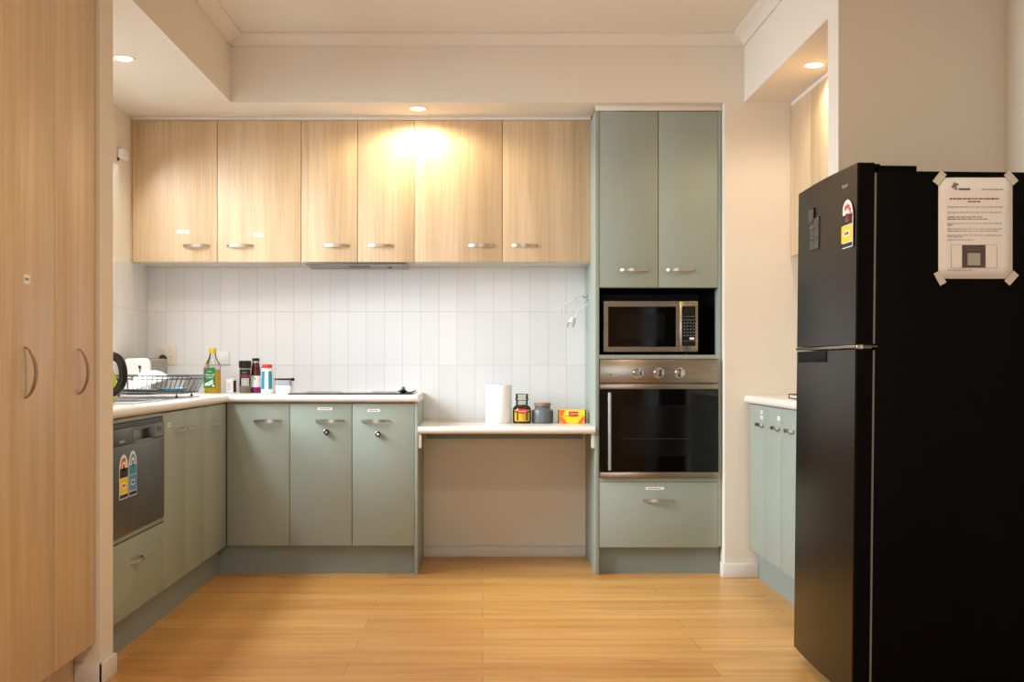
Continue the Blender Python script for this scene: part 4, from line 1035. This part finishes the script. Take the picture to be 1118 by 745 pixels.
# coffee jar
x, y = WX(569.8, 6.56), 6.56; J = .049
t = thing('coffee_jar', (x, y, Z2), 'glass coffee jar with gold label and glass stopper lid', 'jar')
b = mb('coffee').lathe((x, y, Z2+.0005), [(.044, 0), (.049, .004), (.05, .012), (.05, .07), (.047, .083), (.038, .094), (.032, .099)], 40); b.build('body', t)
b = mb('jarglass').lathe((x, y, Z2+.1), [(.032, 0), (.031, .012), (.032, .02)], 32); b.build('neck', t)
b = mb('jarglass').lathe((x, y, Z2+.1205), [(.03, 0), (.035, .003), (.0355, .014), (.032, .02), (.034, .028), (.034, .034), (.03, .038), (.0, .039)], 32); b.build('lid', t)
def wrap(b, m, a0, a1, r, z0, z1, cx, cy, th=.0008, n=14, prof=None):
    b.use(m); A = [a0+(a1-a0)*k/n for k in range(n+1)]
    b.loft([[(cx+(r+th)*math.cos(a), cy+(r+th)*math.sin(a), zz) for a in A]+[(cx+(r-.0005)*math.cos(a), cy+(r-.0005)*math.sin(a), zz) for a in A[::-1]] for zz in (z0, z1)])
b = MB(); wrap(b, 'gold', -PI/2-.95, -PI/2+.95, .05, Z2+.012, Z2+.074, x, y)
wrap(b, 'sauce', -PI/2-1.0, -PI/2+1.0, .05, Z2+.06, Z2+.066, x, y, .0011)
wrap(b, 'sauce', -PI/2-.6, -PI/2-.42, .05, Z2+.016, Z2+.06, x, y, .0011); wrap(b, 'sauce', -PI/2+.42, -PI/2+.6, .05, Z2+.016, Z2+.06, x, y, .0011)
lb = b.build('label', t)
b = mb('red'); b.prism([(x+.027*math.cos(2*PI*k/24), Z2+.066+.013*math.sin(2*PI*k/24)) for k in range(24)], lambda a, c, d: (a, d, c), y-.0545, y-.046)
b.build('emblem', lb)
text('Moccona', 'lettering', 'porcelain', lb, .0115, frame((x, y-.0547, Z2+.066), (1, 0, 0), (0, 0, 1)), .0006)
# grey canister
x, y = WX(592.3, 6.57), 6.57
t = thing('canister', (x, y, Z2), 'slate grey ceramic canister with cork lid on the low bench', 'canister')
b = mb('stone').lathe((x, y, Z2+.0005), [(.05, 0), (.0565, .004), (.058, .012), (.058, .062), (.055, .07), (.044, .076), (.041, .08), (.042, .092), (.043, .0935)], 44); b.build('body', t)
b = mb('cork').lathe((x, y, Z2+.094), [(.041, 0), (.044, .001), (.0445, .013), (.043, .015), (.0, .0155)], 40); b.build('lid', t)
# tea box
x0, x1, y0, y1 = WX(610.2, 6.52), WX(640, 6.52), 6.52, 6.60; bh = WZ(447.6, 6.52)-Z2
t = thing('tea_box', ((x0+x1)/2, 6.56, Z2), 'yellow and orange tea box with black ends on the low bench', 'box')
b = mb('yellow'); b.box((x0+.002, y0, Z2+.0005), (x1-.006, y1, Z2+bh), .0008, 1)
b.use('dark'); b.box((x0, y0+.002, Z2+.0005), (x0+.003, y1, Z2+bh-.001)); b.box((x1-.007, y0+.003, Z2+.0005), (x1, y1, Z2+bh-.001), .002); b.build('carton', t)
b = mb('orange'); 
b.prism([(x0+.003, Z2+.001), (x0+.045, Z2+.001), (x0+.03, Z2+bh*.3), (x0+.018, Z2+bh*.5), (x0+.003, Z2+bh*.52)], lambda a, c, d: (a, d, c), y0-.0006, y0+.0005)
b.prism([(x1-.007, Z2+.001), (x1-.045, Z2+.001), (x1-.034, Z2+bh*.28), (x1-.02, Z2+bh*.48), (x1-.007, Z2+bh*.5)], lambda a, c, d: (a, d, c), y0-.0006, y0+.0005)
b.prism([(x0+.003, Z2+bh*.56), (x0+.02, Z2+bh*.56), (x0+.034, Z2+bh*.98), (x0+.003, Z2+bh*.98)], lambda a, c, d: (a, d, c), y0-.0006, y0+.0005)
b.use('maroon'); b.box((x0+.003, y0-.0006, Z2+bh*.535), (x1-.007, y0+.0005, Z2+bh*.55))
b.use('porcelain'); b.box((x0+.008, y0-.001, Z2+.005), (x0+.016, y0, Z2+.009)); b.box((x1-.02, y0-.001, Z2+.005), (x1-.011, y0, Z2+.009)); b.build('print', t)
xm = (x0+x1)/2+.004
b = mb('porcelain'); b.prism([(xm-.03, Z2+bh*.55), (xm+.03, Z2+bh*.55), (xm+.03, Z2+bh*.9), (xm-.03, Z2+bh*.9)], lambda a, c, d: (a, d, c), y0-.001, y0+.0005)
b.use('red'); b.prism([(xm-.027, Z2+bh*.55), (xm-.01, Z2+bh*.5), (xm+.01, Z2+bh*.5), (xm+.027, Z2+bh*.55), (xm+.027, Z2+bh*.88), (xm-.027, Z2+bh*.88)], lambda a, c, d: (a, d, c), y0-.0014, y0+.0005); lb = b.build('emblem', t)
text('Lipton', 'lettering', 'yellow', lb, .019, frame((xm, y0-.0016, Z2+bh*.72), (1, 0, 0), (0, 0, 1)), .0004)

# ------------------------------------------------------------------ light
def area(name, loc, rot, sx, sy, e, col, spread=180):
    l = bpy.data.lights.new(name, 'AREA'); l.shape = 'RECTANGLE'; l.size = sx; l.size_y = sy; l.energy = e; l.color = col; l.spread = math.radians(spread)
    o = bpy.data.objects.new(name, l); COL.objects.link(o); o.location = loc; o.rotation_euler = rot; return o
# daylight outside the kitchen window (faces +X, tipped a little down) and added daylight outside the unseen rear glass door
area('kitchen_window_daylight', (XL-.32, (WY0+WY1)/2, 1.75), (0, math.radians(-46), 0), 1.2, 1.9, 165, (.78, .89, 1), 142)
area('added_rear_daylight', ((RW0+RW1)/2, Y0-.3, 1.25), (math.radians(90-20), 0, 0), 1.7, 2.0, 64, (.82, .91, 1))
# added unseen ceiling lamps that supply the warm room light
for x, y in ((.35, 2.9), (.3, -.4)):
    t = thing('added_ceiling_light', (x, y, ZC), 'added round ceiling lamp behind the camera for warm fill light' if y < 0 else 'added round ceiling lamp in front of the kitchen, unseen above the picture', 'ceiling lamp')
    mb('white').lathe((x, y, ZC), [(.17, -.001), (.17, -.03), (.155, -.034), (.155, -.03)], 40).build('rim', t)
    mb('backlit').lathe((x, y, ZC-.03), [(.154, 0), (.14, -.02), (.08, -.034), (.0, -.038)], 36).build('diffuser', t)
    l = bpy.data.lights.new('added_ceiling_lamp', 'AREA'); l.shape = 'DISK'; l.size = .3; l.energy = 20; l.color = (1, .80, .53)
    o = bpy.data.objects.new('added_ceiling_lamp', l); COL.objects.link(o); o.location = (x, y, ZC-.075)

w = bpy.data.worlds.new('World'); S.world = w; w.use_nodes = True
bg = w.node_tree.nodes['Background']; bg.inputs[0].default_value = (.62, .75, 1, 1); bg.inputs[1].default_value = .5
S.view_settings.view_transform = 'Standard'; S.view_settings.look = 'None'; S.view_settings.gamma = 1; S.view_settings.use_curve_mapping = False
S.view_settings.exposure = 0
